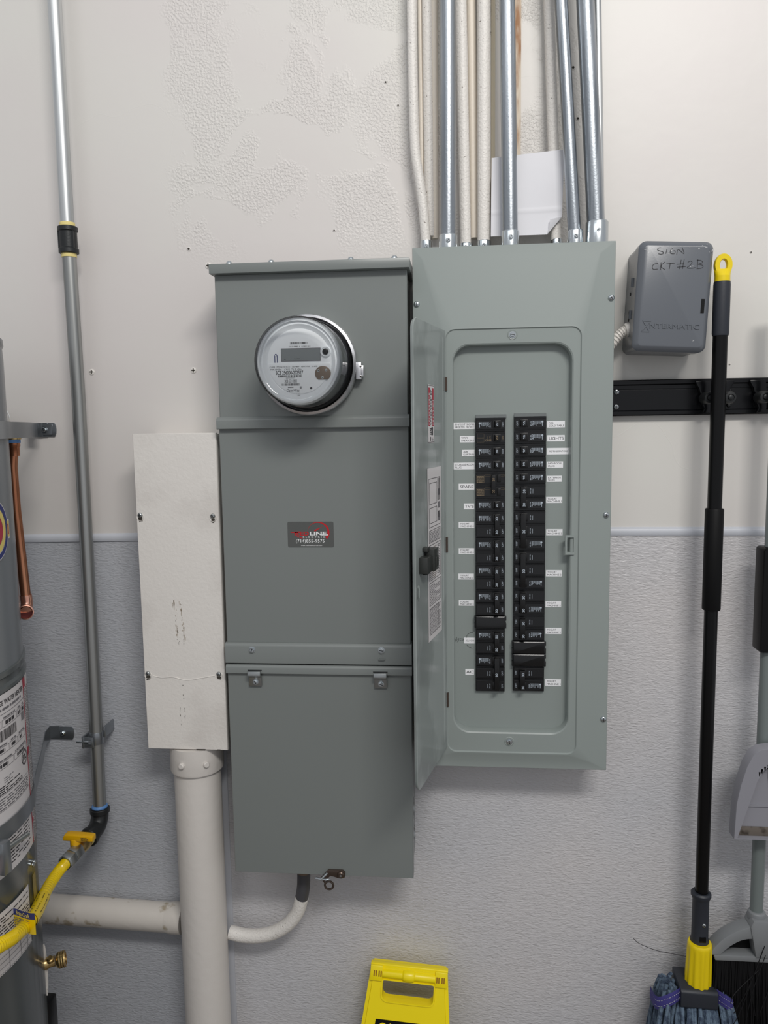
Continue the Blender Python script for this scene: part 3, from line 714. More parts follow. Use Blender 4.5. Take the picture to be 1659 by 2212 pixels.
# door latch block and pull slot
mb = MB()
def dbox(mb, s0, s1, o0, o1, z0, z1, mi=0):
    vs = [DR(s, z, o) for s in (s0, s1) for o in (o0, o1) for z in (z0, z1)]
    mb.add(vs, [(0,1,3,2),(4,6,7,5),(0,4,5,1),(2,3,7,6),(0,2,6,4),(1,5,7,3)], mi)
dbox(mb, 0.66, 0.90, 0.0, 0.016, 1.1860, 1.2130); dbox(mb, 0.60, 0.74, 0.0, 0.019, 1.1850, 1.2230); dbox(mb, 0.72, 0.80, 0.0, 0.010, 1.2200, 1.2270); dbox(mb, 0.72, 0.80, 0.0, 0.010, 1.1800, 1.1870)
dbox(mb, 0.63, 0.70, 0.0185, 0.021, 1.1920, 1.2090)
mb.build('door_latch', M['latch'], door, bevel=0.0008)
mb = MB(); mb.tube([DR(0.915, 1.166, 0.001), DR(0.945, 1.161, 0.0035), DR(0.950, 1.148, 0.0035), DR(0.93, 1.141, 0.001)], 0.0012, 7)
mb.build('pull_slot', M['cover'], door)
# ---- breakers
def lbreaker(name, x0, x1, ztop, rows, style, amps, side, seedv):
    """side 'L': print | toggle | OFF;  side 'R': OFF | toggle | print"""
    H = 0.0254; rnd = random.Random(seedv); w = x1-x0
    X = (lambda t: x0+w*t) if side == 'L' else (lambda t: x1-w*t)
    def bx(mb, t0, t1, d0, d1, z0, z1, mi=0):
        a, b = sorted((X(t0), X(t1))); mb.box(a, b, d0, d1, z0, z1, mi)
    mb = MB()
    zb = ztop-H*rows
    if style == 'blank':
        for k in range(rows):
            zt = ztop-H*k
            mb.loft([rrect(x0-.0015, x1+.0015, zt-H+.0004, zt-.0004, 0.001, 0.0795, 2), rrect(x0-.0015, x1+.0015, zt-H+.0004, zt-.0004, 0.001, 0.0900, 2), rrect(x0+.001, x1-.001, zt-H+.0015, zt-.0025, 0.001, 0.0915, 2)])
            bx(mb, -0.045, -0.012, 0.0795, 0.0905, zt-H*0.36, zt-H*0.05); bx(mb, 1.012, 1.045, 0.0795, 0.0905, zt-H*0.36, zt-H*0.05)
            bx(mb, -0.045, -0.012, 0.0795, 0.0905, zt-H*0.97, zt-H*0.58); bx(mb, 1.012, 1.045, 0.0795, 0.0905, zt-H*0.97, zt-H*0.58)
        return mb.build(name, M['breaker'], pan, bevel=0.0003, seg=1)
    for k in range(rows):
        zt = ztop-H*k
        mb.box(x0, x1, 0.0795, 0.0860, zt-H+.0002, zt-.0002)
        bx(mb, 0.02, 0.98, 0.0860, 0.0905, zt-H+0.0040, zt-0.0028)      # raised face
        bx(mb, 0.02, 0.66 if rows > 1 and k else 0.97, 0.0905, 0.0912, zt-0.0042, zt-0.0028)   # top lip that catches the light
        if rows > 1 and k: bx(mb, 0.86, 0.97, 0.0905, 0.0912, zt-0.0042, zt-0.0028)
    body = mb.build(name, M['breakerface'], pan, bevel=0.0003, seg=1)
    # toggles
    if style == 'tandem':
        mb = MB(); mid = ztop-H
        bx(mb, 0.52, 0.66, 0.0905, 0.1020, mid-0.017, mid+0.020)
        bx(mb, 0.72, 0.84, 0.0905, 0.0960, mid+0.006, mid+0.020); bx(mb, 0.72, 0.84, 0.0905, 0.0960, mid-0.020, mid-0.006)
        mb.build('toggle', M['toggle'], body, bevel=0.0006)
        mb = MB(); q = plane(0.0909)
        for zc in (mid+0.0125, mid-0.0125):
            textlines(mb, q, x0+w*0.04, x0+w*0.27, zc-0.007, zc+0.006, 5, 0.5, 0, word=w*0.05)
            frame(mb, q, x0+w*0.03, x0+w*0.29, zc-0.0078, zc+0.0068, 0.0003, 0.0003); frame(mb, q, x0+w*0.31, x0+w*0.50, zc+0.004, zc+0.0075, 0.0002, 0.0002); frame(mb, q, x0+w*0.84, x0+w*0.97, zc+0.004, zc+0.0075, 0.0002, 0.0002)
        q3 = plane(0.1022); put(mb, '20', q3, x0+w*0.55, x0+w*0.63, mid+0.008, mid+0.014, rot=1); put(mb, '20', q3, x0+w*0.55, x0+w*0.63, mid-0.014, mid-0.008, rot=1)
        mb.build('lettering', M['printbrown'], body, smooth=0)
        return body
    mb = MB(); t0, t1 = (0.60, 0.80)
    if rows == 1:
        bx(mb, 0.57, 0.84, 0.0905, 0.0920, ztop-0.0195, ztop-0.0050)
        lo = [(X(t0+0.02), 0.0915), (X(t0+0.05), 0.1010), (X(t1), 0.0985), (X(t1+0.02), 0.0915)]
        mb.loft([[(x, d, ztop-0.0180) for x, d in lo], [(x, d, ztop-0.0065) for x, d in lo]])
    else:
        lo = [(X(t0+0.02), 0.0905), (X(t0+0.04), 0.1025), (X(t1), 0.1005), (X(t1+0.02), 0.0905)]
        mb.loft([[(x, d, zb+0.0060) for x, d in lo], [(x, d, ztop-0.0050) for x, d in lo]])
        for k in range(rows): bx(mb, 0.57, 0.84, 0.0905, 0.0922, ztop-H*k-0.0200, ztop-H*k-0.0045)
    mb.build('toggle', M['toggle'], body, bevel=0.0006)
    mb = MB(); q = plane(0.0909); ink = M['print'] if style != 'gfci' else M['printbrown']
    def tx(t, ta, tb, za, zb_, dd, rot, **kw):
        a, b = sorted((X(ta), X(tb))); put(mb, t, plane(dd), a, b, za, zb_, rot=rot, **kw)
    rt_ = 1 if side == 'L' else 1
    for k in range(rows):
        zt = ztop-H*k; zc = zt-H*0.5
        tx('OFF', 0.885, 0.935, zc-0.004, zc+0.0045, 0.0909, rt_)
        if not (rows == 3 and k != 1) : tx(amps, 0.66, 0.74, zc-0.0035, zc+0.0035, 0.1005 if rows == 1 else 0.1029, rt_, bold=0.02)
        full = (rows == 1) or (k == 0 and side == 'L') or (k == rows-1 and side == 'R')
        tx('BR120' if not full else 'BR', 0.465, 0.50, zc-0.0050, zc+0.0045, 0.0909, rt_)
        if style == 'gfci': full = False
        if full:
            # dense rating text: short vertical lines of unequal length, ending in a round approval mark
            a0 = 0.13; n_ = 9
            for i in range(n_):
                ta = a0+0.03+i*0.033; hh = rnd.uniform(0.004, 0.009); a, b = sorted((X(ta), X(ta+0.017)))
                z = zc+0.0045
                while z > zc+0.0045-hh: patch(mb, q, a, b, z-0.0011, z); z -= 0.0016
            cx_, nn = X(a0), 12
            ring = [(cx_+0.0018*cos(2*pi*j/nn), 0.0909, zc+0.0028+0.0018*sin(2*pi*j/nn)) for j in range(nn)]
            mb.add(ring, [tuple(range(nn))]); a, b = sorted((X(a0-0.008), X(a0+0.008))); patch(mb, q, a, b, zc-0.0050, zc+0.001)
            for j in range(3):
                a, b = sorted((X(0.415), X(0.437))); patch(mb, q, a, b, zc-0.0042+j*0.0030, zc-0.0022+j*0.0030)
            if rows == 1: a, b = sorted((X(0.02), X(0.30)))
        else:
            a, b = sorted((X(0.405), X(0.415))); patch(mb, q, a, b, zc-0.0050, zc+0.0035)
        if style == 'gfci':
            a, b = sorted((X(0.32), X(0.52))); put(mb, 'GFCI', q, a, b, zc-0.006, zc-0.002); frame(mb, q, x0+w*0.05, x0+w*0.28, zc-0.0075, zc-0.0005, 0.0002, 0.0002); frame(mb, q, x0+w*0.05, x0+w*0.28, zc+0.001, zc+0.0085, 0.0002, 0.0002)
    mb.build('lettering', ink, body, smooth=0)
    return body
zL, zR = 1.4477, 1.4492
lx0, lx1, rx0, rx1 = 0.0428, 0.0988, 0.1150, 0.1747
row = 0
for i, (n_, st, am) in enumerate([(1, 'std', '20'), (1, 'gfci', '20'), (1, 'std', '20'), (1, 'std', '20'), (2, 'tandem', '20'), (1, 'std', '20'), (2, 'std', '30'), (2, 'std', '30'), (2, 'std', '30'), (2, 'std', '30'), (1, 'blank', ''), (2, 'std', '50'), (3, 'std', '60')]):
    lbreaker('breaker' if st != 'blank' else 'filler_plate', lx0, lx1, zL-0.0254*row, n_, st, am, 'L', 100+i); row += n_
row = 0
for i, (n_, st, am) in enumerate([(1, 'std', '20')]*5 + [(2, 'std', '30'), (3, 'std', '30'), (3, 'std', '30'), (2, 'std', '30'), (2, 'std', '30'), (1, 'blank', ''), (1, 'blank', ''), (2, 'std', '30')]):
    lbreaker('breaker' if st != 'blank' else 'filler_plate', rx0, rx1, zR-0.0254*row, n_, st, am, 'R', 300+i); row += n_
for x0, x1, zt in ((0.0432, 0.1008, 1.4478), (0.1150, 0.1750, 1.4493)):
    MB().add([(x0, 0.080, zt+0.0062), (x1, 0.080, zt+0.0062), (x1, 0.086, zt), (x0, 0.086, zt), (x0, 0.0795, zt), (x1, 0.0795, zt)], [(0, 1, 2, 3), (3, 2, 5, 4), (0, 3, 4), (1, 5, 2)]).build('trim_lip', M['zincdark'], pan, smooth=0)
LAB = [('EM/EXIT SIGNS|FREEZER FRONT',0.0006,0.0415,1.4271,1.4398), ('WIFI|SPEAKERS',0.0132,0.0410,1.4019,1.4143), ('AIR|CURTAIN',0.0171,0.0409,1.3755,1.3878), ('STORAGE ROOM|PLUG',0.0003,0.0409,1.3506,1.3634),
('SPARE',0.0105,0.0404,1.3115,1.3231), ("TV'S",0.0203,0.0403,1.2736,1.2850), ('YOGURT|MACHINE 4',0.0102,0.0403,1.2376,1.2487), ('YOGURT|MACHINE 4',0.0101,0.0402,1.1865,1.1978), ('YOGURT|MACHINE 3',0.0094,0.0393,1.1362,1.1478),
('YOGURT|MACHINE 3',0.0100,0.0398,1.0842,1.0955), ('GLYCO',0.0201,0.0408,1.0085,1.0203), ('AC',0.0224,0.0396,0.9453,0.9569), ('POS|COLD TABLE',0.1765,0.2098,1.4278,1.4399), ('LIGHTS',0.1772,0.2098,1.4017,1.4135),
('REFRIGERATORS',0.1765,0.2175,1.3773,1.3894), ('BATHROOM|PLUG',0.1767,0.2073,1.3521,1.3638), ('EXTERIOR|SIGN',0.1770,0.2051,1.3254,1.3368), ('YOGURT|MACHINE 1',0.1762,0.2065,1.2851,1.2966), ('YOGURT|MACHINE 2',0.1768,0.2078,1.2229,1.2347),
('YOGURT|MACHINE 2',0.1770,0.2076,1.1429,1.1550), ('YOGURT|MACHINE 5',0.1769,0.2067,1.0824,1.0944), ('YOGURT|MACHINE 5',0.1774,0.2076,1.0293,1.0414), ('YOGURT|MACHINE 1',0.1777,0.2081,0.9252,0.9388)]
for t, x0, x1, z0, z1 in LAB:
    o = MB().box(x0, x1, 0.0800, 0.0804, z0, z1).build('circuit_label', M['sticker'], pan, smooth=0)
    mb = MB(); q = plane(0.08055); ls = t.split('|'); w = x1-x0; h = z1-z0
    if len(ls) == 1:
        big = t in ('SPARE', "TV'S", 'LIGHTS', 'AC'); hh = 0.46*h if big else 0.26*h
        a = x0+w*(0.10 if big else 0.2); b = x1-w*(0.06 if big else 0.06)
        if t == 'REFRIGERATORS': a, b = x0+w*0.12, x1-w*0.04
        put(mb, t, q, a, b, z0+h*0.5-hh/2, z0+h*0.5+hh/2)
    else:
        cw = min(0.0030, w*0.86/max(len(l) for l in ls)); sx = x0+w*0.10 if x0 > 0.1 else x1-w*0.04-cw*max(len(l) for l in ls)
        for k, l in enumerate(ls):
            zc = z0+h*(0.70-0.42*k); put(mb, l, q, sx, sx+cw*len(l), zc-h*0.14, zc+h*0.14)
    mb.build('lettering', M['stickerink'], o, smooth=0)
# pen note beside the glyco label
mb = MB(); gx, gz, sc_ = -0.0015, 1.0150, 0.000163*1.0
def G(*pts): return [(gx+(X-105)*sc_, 1.0150-(Y-1010)*sc_) for X, Y in pts]
for pl_ in ([(130, 990), (112, 985), (106, 1005), (120, 1012), (132, 992), (133, 1020), (120, 1040), (108, 1030)], [(150, 970), (146, 1000), (150, 1014)], [(156, 990), (162, 1008), (178, 985)], [(178, 985), (168, 1025), (155, 1030)], [(205, 988), (190, 992), (188, 1010), (205, 1010)], [(222, 990), (213, 1000), (220, 1014), (232, 1004), (224, 990)],
            [(348, 914), (310, 915), (285, 930), (270, 955), (268, 980)], [(270, 1062), (285, 1085), (335, 1110)]):
    stroke(mb, G(*pl_), 0.0005, 0.0808)
mb.build('handwriting', M['marker'], pan, smooth=0)

# ================================================================== CONDUITS INTO THE PANEL
TOPZ = 2.98
def connector(parent, x, d, z0, z1, r, big=False):
    mb = MB()
    if big: mb.lathe((x, d, z0), (0, 0, 1), [(r*1.06, 0), (r*1.06, (z1-z0)*0.12), (r*1.12, (z1-z0)*0.15), (r*1.12, (z1-z0)*0.95), (r*1.05, z1-z0)], 28)
    else: mb.lathe((x, d, z0), (0, 0, 1), [(r, 0), (r, (z1-z0)*0.93), (r*0.94, z1-z0)], 28)
    c = mb.build('connector', M['zinc'], parent)
    screw(c, x, d+r*0.97, z0+(z1-z0)*0.62, 0.0042, style='hex', name='set_screw')
    return c
def conduit(label, x_top, x_bot, zb, d, r, m, zc=None, name='conduit', rc=None, group=None, seen_top=2.20, pts=None, big=False, con=True):
    dxdz = (x_top-x_bot)/(seen_top-zb)
    t = thing(name, label, 'conduit', (x_bot, d, zb-0.03 if con else zb), group)
    mb = MB()
    if pts is None: pts = [(x_bot+dxdz*(1.765-zb), d, 1.765), (x_bot+dxdz*(TOPZ-zb), d, TOPZ)] if con else [(x_bot, d, zb), (x_bot+dxdz*(TOPZ-zb), d, TOPZ)]
    mb.tube(pts, r, 24)
    mb.build('pipe', m, t)
    if con: connector(t, pts[0][0], d, 1.7535, zc or 1.789, rc or r*1.14, big)
    return t
conduit('leftmost white painted conduit, bent and cracked above the panel top', 0, -0.05, 1.79, 0.035, 0.0092, M['whitepaint'], 1.787, rc=0.0118,
        pts=bend([(-0.0490, 0.035, 1.765), (-0.0510, 0.035, 1.80), (-0.0556, 0.035, 1.8562), (-0.0625, 0.035, 1.908), (-0.0690, 0.035, 1.9582), (-0.0716, 0.035, 2.0583), (-0.0726, 0.035, 2.2216), (-0.074, 0.035, TOPZ)], 6))
conduit('thin white painted conduit close behind the bent leftmost one', -0.0446, -0.0427, 1.80, 0.0135, 0.0102, M['whitepaint'], con=False)
conduit('very thin cream pipe between the two leftmost white conduits', -0.0585, -0.0567, 1.80, 0.008, 0.0045, M['creampaint'], con=False)
conduit('thin cream pipe just left of the leftmost shiny steel conduit', -0.0319, -0.0323, 1.7955, 0.014, 0.0062, M['creampaint'], con=False)
conduit('thick shiny steel conduit, leftmost of the four galvanised ones', -0.0061, -0.0073, 1.7862, 0.070, 0.0142, M['emt'], 1.7880, rc=0.0168)
conduit('speckled white conduit right beside the leftmost shiny steel conduit', 0.0185, 0.0255, 1.7891, 0.036, 0.0105, M['whitepaint'], 1.7790, rc=0.0136)
conduit('cream painted conduit squeezed behind between two thick white conduits', 0.0372, 0.0426, 1.7928, 0.016, 0.0088, M['creampaint'], con=False)
conduit('thick white painted conduit left of the hanging sheet of paper', 0.0601, 0.0602, 1.7879, 0.036, 0.0120, M['whitepaint'], 1.7830, rc=0.0140)
conduit('shiny steel conduit running down in front of the hanging paper', 0.1000, 0.1070, 1.7905, 0.073, 0.0142, M['emt'], 1.7900, rc=0.0162)
conduit('speckled white conduit whose lower end disappears behind the paper', 0.1796, 0.1965, 1.7856, 0.028, 0.0102, M['whitepaint'], 1.7830, rc=0.0110)
conduit('slanting steel conduit, thinner of the two right of the paper', 0.1950, 0.2246, 1.7862, 0.070, 0.0120, M['emt'], 1.7880, rc=0.0142)
conduit('thick slanting steel conduit with the widest connector, at the panel corner', 0.2373, 0.2628, 1.798, 0.070, 0.0158, M['emt'], 1.8020, rc=0.0182, big=True)
conduit('thin silvery pipe peeking out behind the thick rightmost conduit', 0.2660, 0.2790, 1.80, 0.030, 0.0075, M['galv'], con=False)
# paint flakes on the bent conduit: lifted chip at the bend
mb = MB(); 
for cx_, cz_, s_ in ((-0.0745, 1.945, 1), (-0.0705, 1.918, 1.2)):
    mb.add([(cx_, 0.040, cz_+0.006*s_), (cx_+0.003, 0.043, cz_), (cx_-0.001, 0.045, cz_-0.005*s_)], [(0, 1, 2)])
# ---- sheet of paper
mb = MB(); nu, nv = 40, 40
TL, TR, BR_, BL = Vector((0.0743, 1.9297)), Vector((0.2078, 1.9394)), Vector((0.2040, 1.7890)), Vector((0.0728, 1.7874))
vs = []
for j in range(nv+1):
    for i in range(nu+1):
        u, v = i/nu, j/nv
        p = (TL*(1-u)+TR*u)*(1-v)+(BL*(1-u)+BR_*u)*v
        d = 0.0475+0.0025*sin(u*5+1)*v + 0.002*sin(v*6)*(u-0.3)
        d += 0.0010*math.exp(-((v-0.70)/0.014)**2)
        c = max(0, (u+v)-1.80)/2                   # corner is folded over along this line
        if c > 0:
            u -= c; v -= c; p = (TL*(1-u)+TR*u)*(1-v)+(BL*(1-u)+BR_*u)*v; d = 0.0475+0.0025*sin(u*5+1)*v+0.002*sin(v*6)*(u-0.3)
        vs.append((p.x, d, p.y))
fs = [(j*(nu+1)+i, j*(nu+1)+i+1, (j+1)*(nu+1)+i+1, (j+1)*(nu+1)+i) for j in range(nv) for i in range(nu)]
mb.add(vs, fs)
def PP(u, v, off):
    p = (TL*(1-u)+TR*u)*(1-v)+(BL*(1-u)+BR_*u)*v
    return (p.x, 0.0475+0.0025*sin(u*5+1)*v+0.002*sin(v*6)*(u-0.3)+off, p.y)
mb.add([PP(1, .80, 0.0003), PP(.80, 1, 0.0003), PP(.82, .93, 0.0035), PP(.83, .83, 0.0060), PP(.93, .81, 0.0035)], [(0, 1, 2), (0, 2, 4), (4, 2, 3)])
pp = mb.build('paper_sheet', M['paper'], None, smooth=60)
tag(pp, 'white sheet of paper with a folded corner tucked behind the steel conduits', 'paper')

# ================================================================== WHITE JUNCTION BOX, BIG CONDUIT
jb = thing('junction_box', 'tall narrow white-painted metal box left of the grey meter cabinet', 'junction box', (-0.537, 0.0, 0.790))
MB().box(-0.616, -0.4575, 0.0, 0.1035, 0.7925, 1.4250).build('box_body', M['boxpaint'], jb, bevel=0.001)
mb = MB(); mb.loft([rrect(-0.6200, -0.4540, 0.7905, 1.4272, 0.001, 0.100, 2), rrect(-0.6200, -0.4540, 0.7905, 1.4272, 0.001, 0.1085, 2), rrect(-0.6190, -0.4550, 0.7915, 1.4262, 0.001, 0.110, 2)])
mb.build('box_cover', M['boxpaint'], jb)
rr = random.Random(11)
for sx, sz in ((-0.6121, 1.2663), (-0.4660, 1.2639), (-0.6122, 0.9458), (-0.4663, 0.9471)):
    mb = MB()
    mb.lathe((sx, 0.1098, sz-0.002), A, [(0.0078, 0), (0.0072, 0.0012), (0.0060, 0.0006)], 12, 0)
    mb.add([(sx+0.0048*rr.uniform(.7, 1.2)*cos(2*pi*k/9), 0.1106, sz-0.006+0.0055*rr.uniform(.7, 1.2)*sin(2*pi*k/9)) for k in range(9)], [tuple(range(9))], 1)
    h = mb.build('keyhole', [M['boxpaint'], M['dirt']], jb)
    screw(jb, sx, 0.1106, sz+0.002, 0.0050, m=M['zincdark'], style='pan')
def scuffs(pts, wmin, wmax, n, m, dd=0.1104, seed=1):
    rr = random.Random(seed); mb = MB()
    for _ in range(n):
        (xa, za), (xb, zb) = rr.choice(pts); t = rr.random(); x = xa+(xb-xa)*t+rr.gauss(0, 0.0012); z = za+(zb-za)*t
        w = rr.uniform(0.0002, 0.0006); l = rr.uniform(wmin, wmax)
        mb.quad((x-w, dd, z), (x+w, dd, z), (x+w*0.6, dd, z-l), (x-w*0.6, dd, z-l))
    return mb.build('scuff_mark', m, jb, smooth=0)
scuffs([((-0.552, 1.100), (-0.548, 1.03)), ((-0.540, 1.105), (-0.533, 1.02))], 0.001, 0.008, 60, M['grime'], seed=2)
scuffs([((-0.549, 1.07), (-0.545, 1.01)), ((-0.537, 1.06), (-0.534, 1.01)), ((-0.541, 0.93), (-0.540, 0.86)), ((-0.549, 0.88), (-0.549, 0.83))], 0.0008, 0.004, 34, M['dirt'], seed=5)
mb = MB(); ln = bend([(-0.602, 0.1102, 0.943), (-0.585, 0.1102, 0.9400), (-0.56, 0.1102, 0.9410), (-0.535, 0.1102, 0.9355), (-0.51, 0.1102, 0.939), (-0.475, 0.1102, 0.9455)], 4)
mb.tube(ln, 0.0008, 6); mb.build('paint_ridge', M['boxpaint'], jb)
mb = MB()
for x0, x1 in ((-0.519, -0.500), (-0.476, -0.469)): mb.box(x0, x1, 0.1098, 0.1103, 0.7900, 0.7922)
mb.build('chipped_edge', M['dirt'], jb)

bc = thing('service_conduit', 'thick white-painted vertical pipe rising from the floor into the white box', 'pipe', (-0.5346, 0.065, 0.0))
MB().lathe((-0.5346, 0.065, 0.0), (0, 0, 1), [(0.048, 0), (0.048, 0.745)], 40).build('pipe', M['bigpipe'], bc)
MB().lathe((-0.5346, 0.065, 0.733), (0, 0, 1), [(0.0505, 0.0), (0.0535, 0.001), (0.0545, 0.004), (0.0540, 0.0555)], 40, cap1=True).build('coupling', M['bigpipe'], bc)
for a in (-78-26, -78+26):
    ax = Vector((cos(radians(a)), -sin(radians(a)), 0)); p = Vector((-0.5346, 0.065, 0.759))+ax*0.053
    MB().lathe(p, ax, [(0.0062, 0), (0.0062, 0.005), (0.0048, 0.0068)], 10).build('bolt', M['bigpipe'], bc)
# horizontal old pipe and the curved white conduit
hp = thing('horizontal_pipe', 'old horizontal pipe with chipped white paint behind the yellow gas hose', 'pipe', (-0.9, 0.034, 0.35))
mb = MB().tube([(-2.5, 0.034, 0.425), (-0.592, 0.034, 0.371)], 0.0305, 28); mb.build('pipe', M['oldpipe'], hp)
mb = MB()
MB().tube([(-0.628, 0.034, 0.372), (-0.614, 0.034, 0.3716), (-0.592, 0.034, 0.371)], [0.0305, 0.0325, 0.0325], 28).build('coupling', M['oldpipe'], hp)
cc = thing('curved_conduit', 'white curved conduit with black tape sweeping up into the cabinet bottom', 'conduit', (-0.316, 0.05, 0.33))
cpts = bend([(-0.4855, 0.045, 0.3515), (-0.455, 0.047, 0.3470), (-0.4196, 0.05, 0.3500), (-0.386, 0.052, 0.3610), (-0.3550, 0.055, 0.3830), (-0.3330, 0.057, 0.4130), (-0.3220, 0.06, 0.4480)], 6)
MB().tube(cpts, 0.0145, 20).build('pipe', M['whitepaint'], cc)
MB().tube(bend([(-0.3290, 0.058, 0.4230), (-0.3230, 0.0595, 0.4460), (-0.3175, 0.062, 0.4750), (-0.3155, 0.063, 0.5120)], 5), 0.0138, 20).build('tape_wrap', M['gasket'], cc)
mb = MB().lathe((-0.3152, 0.063, 0.508), (0, 0, 1), [(0.0150, 0), (0.0158, 0.014), (0.0165, 0.018), (0.0205, 0.020), (0.0205, 0.0385)], 20); mb.build('connector', M['bronze'], cc)

# ================================================================== GAS PIPE
gp = thing('gas_pipe', 'vertical steel gas pipe with a black threaded coupling at the far left', 'pipe', (-0.757, 0.05, 0.57))
MB().tube([(-0.7570, 0.05, 1.825), (-0.7572, 0.05, TOPZ)], 0.0134, 24).build('pipe', M['galv'], gp)
MB().tube([(-0.7600, 0.05, 0.625), (-0.7570, 0.05, 0.88), (-0.7545, 0.05, 1.50), (-0.7568, 0.05, 1.79)], 0.0134, 24).build('pipe', M['steel'], gp)
mb = MB().lathe((-0.7569, 0.05, 1.7840), (0, 0, 1), [(0.0178, 0), (0.0192, 0.001), (0.0192, 0.0085), (0.0172, 0.0105), (0.0172, 0.0410), (0.0192, 0.043), (0.0192, 0.0500), (0.0178, 0.0515)], 28)
for a in (-60, 60, 180): mb.box(-0.7569+0.0150*cos(radians(a-90))-0.003, -0.7569+0.0150*cos(radians(a-90))+0.003, 0.05-0.015*sin(radians(a-90))-0.003, 0.05-0.015*sin(radians(a-90))+0.0032, 1.793, 1.826)
mb.build('coupling', M['iron'], gp)
for z0 in (1.8350, 1.7765): MB().lathe((-0.7569, 0.05, z0), (0, 0, 1), [(0.0143, 0), (0.0147, 0.002), (0.0144, 0.004), (0.0147, 0.006), (0.0142, 0.008)], 24).build('thread_tape', M['sealant'], gp)
# elbow: from the pipe down and out towards the room
epts = bend([(-0.7602, 0.05, 0.630), (-0.7606, 0.051, 0.610), (-0.7614, 0.061, 0.594), (-0.7625, 0.079, 0.5885), (-0.7645, 0.098, 0.5860)], 5)
mb = MB().tube(epts, 0.0178, 22)
mb.lathe((-0.7602, 0.05, 0.6180), (0, 0, 1), [(0.019, 0), (0.0205, 0.001), (0.0205, 0.0095), (0.019, 0.011)], 24)
mb.lathe((-0.7633, 0.088, 0.5873), (-0.12, 1, -0.12), [(0.019, 0), (0.0205, 0.001), (0.0205, 0.0095), (0.019, 0.011)], 24)
mb.build('elbow', M['iron'], gp)
MB().lathe((-0.7602, 0.05, 0.6285), (0, 0, 1), [(0.0165, 0), (0.017, 0.004), (0.0145, 0.0075)], 20).build('thread_tape', M['bluetape'], gp)
vax = Vector((-0.0080, 0.060, -0.0075)).normalized(); v0 = Vector((-0.7645, 0.098, 0.5860))
MB().lathe(v0, vax, [(0.0150, 0), (0.0150, 0.006)], 20).build('thread_tape', M['sealant'], gp)
# pipe clamp with its bolt
mb = MB()
mb.lathe((-0.7580, 0.05, 0.7735), (0, 0, 1), [(0.0147, 0), (0.0147, 0.026)], 26)
mb.box(-0.7440, -0.7400, 0.0, 0.046, 0.7850, 0.8080); mb.box(-0.7800, -0.7760, 0.025, 0.072, 0.7700, 0.7950)
mb.box(-0.7790, -0.7560, 0.066, 0.0700, 0.7710, 0.7930)
cl = mb.build('pipe_clamp', M['zincbracket'], gp, bevel=0.0006)
mb = MB().tube([(-0.7920, 0.070, 0.7835), (-0.7620, 0.070, 0.7835)], 0.0026, 10); mb.lathe((-0.7640, 0.070, 0.7835), (1, 0, 0), [(0.0058, 0), (0.0058, 0.005)], 6)
mb.build('clamp_bolt', M['zinc'], cl)

vv = thing('gas_valve', 'gas shut-off valve with a yellow lever handle below the pipe elbow', 'valve', (-0.768, 0.13, 0.575))
mb = MB().lathe(v0+vax*0.004, vax, [(0.0125, 0), (0.0150, 0.006), (0.0160, 0.012), (0.0150, 0.026), (0.0130, 0.034)], 22)
mb.build('valve_body', M['brass'], vv)
mb = MB().lathe(v0+vax*0.036, vax, [(0.0165, 0), (0.0165, 0.022)], 6); mb.lathe(v0+vax*0.058, vax, [(0.0150, 0), (0.0172, 0.003), (0.0172, 0.018), (0.0150, 0.022)], 6)
mb.build('flare_nut', M['zincdark'], vv, bevel=0.0006)
hc = v0+vax*0.02
mb = MB()
hx, hd, hz = -0.7640, 0.134, 0.6105
pl_ = [(-0.7960, 0.0), (-0.7930, 0.006), (-0.7850, 0.0075), (-0.7380, 0.0045), (-0.7330, 0.003), (-0.7330, -0.0075), (-0.7600, -0.0085), (-0.7960, -0.0075)]
mb.loft([[(x, hd-0.008, hz+z) for x, z in pl_], [(x, hd+0.004, hz+z) for x, z in pl_], [(x*0.98-0.0153, hd+0.009, hz+z*0.8) for x, z in pl_]])
mb.lathe((-0.7735, hd, hz-0.0220), (0, 0, 1), [(0.0095, 0), (0.0105, 0.002), (0.0105, 0.018)], 20)
hnd = mb.build('handle', M['yellowplastic'], vv, bevel=0.0012)
mb = MB(); q = plane(hd+0.0095); textlines(mb, q, -0.757, -0.741, hz-0.005, hz+0.003, 4, 0.55, 0)
mb.build('lettering', M['ink'], hnd, smooth=0)
gh = thing('gas_hose', 'yellow corrugated flexible gas hose leading to the water heater', 'hose', (-0.74, 0.35, 0.57))
hpts = bend([tuple(v0+vax*0.075), (-0.7760, 0.205, 0.5735), (-0.7620, 0.27, 0.5800), (-0.7290, 0.37, 0.5970), (-0.7080, 0.46, 0.6250), (-0.6990, 0.52, 0.6500), (-0.709, 0.57, 0.655), (-0.735, 0.62, 0.650)], 40)
rads = [0.0100+0.0012*(0.5+0.5*cos(k*pi/2.0)) if k > 8 else 0.0112 for k in range(len(hpts))]
MB().tube(hpts, rads, 18).build('hose', M['yellowhose'], gh)
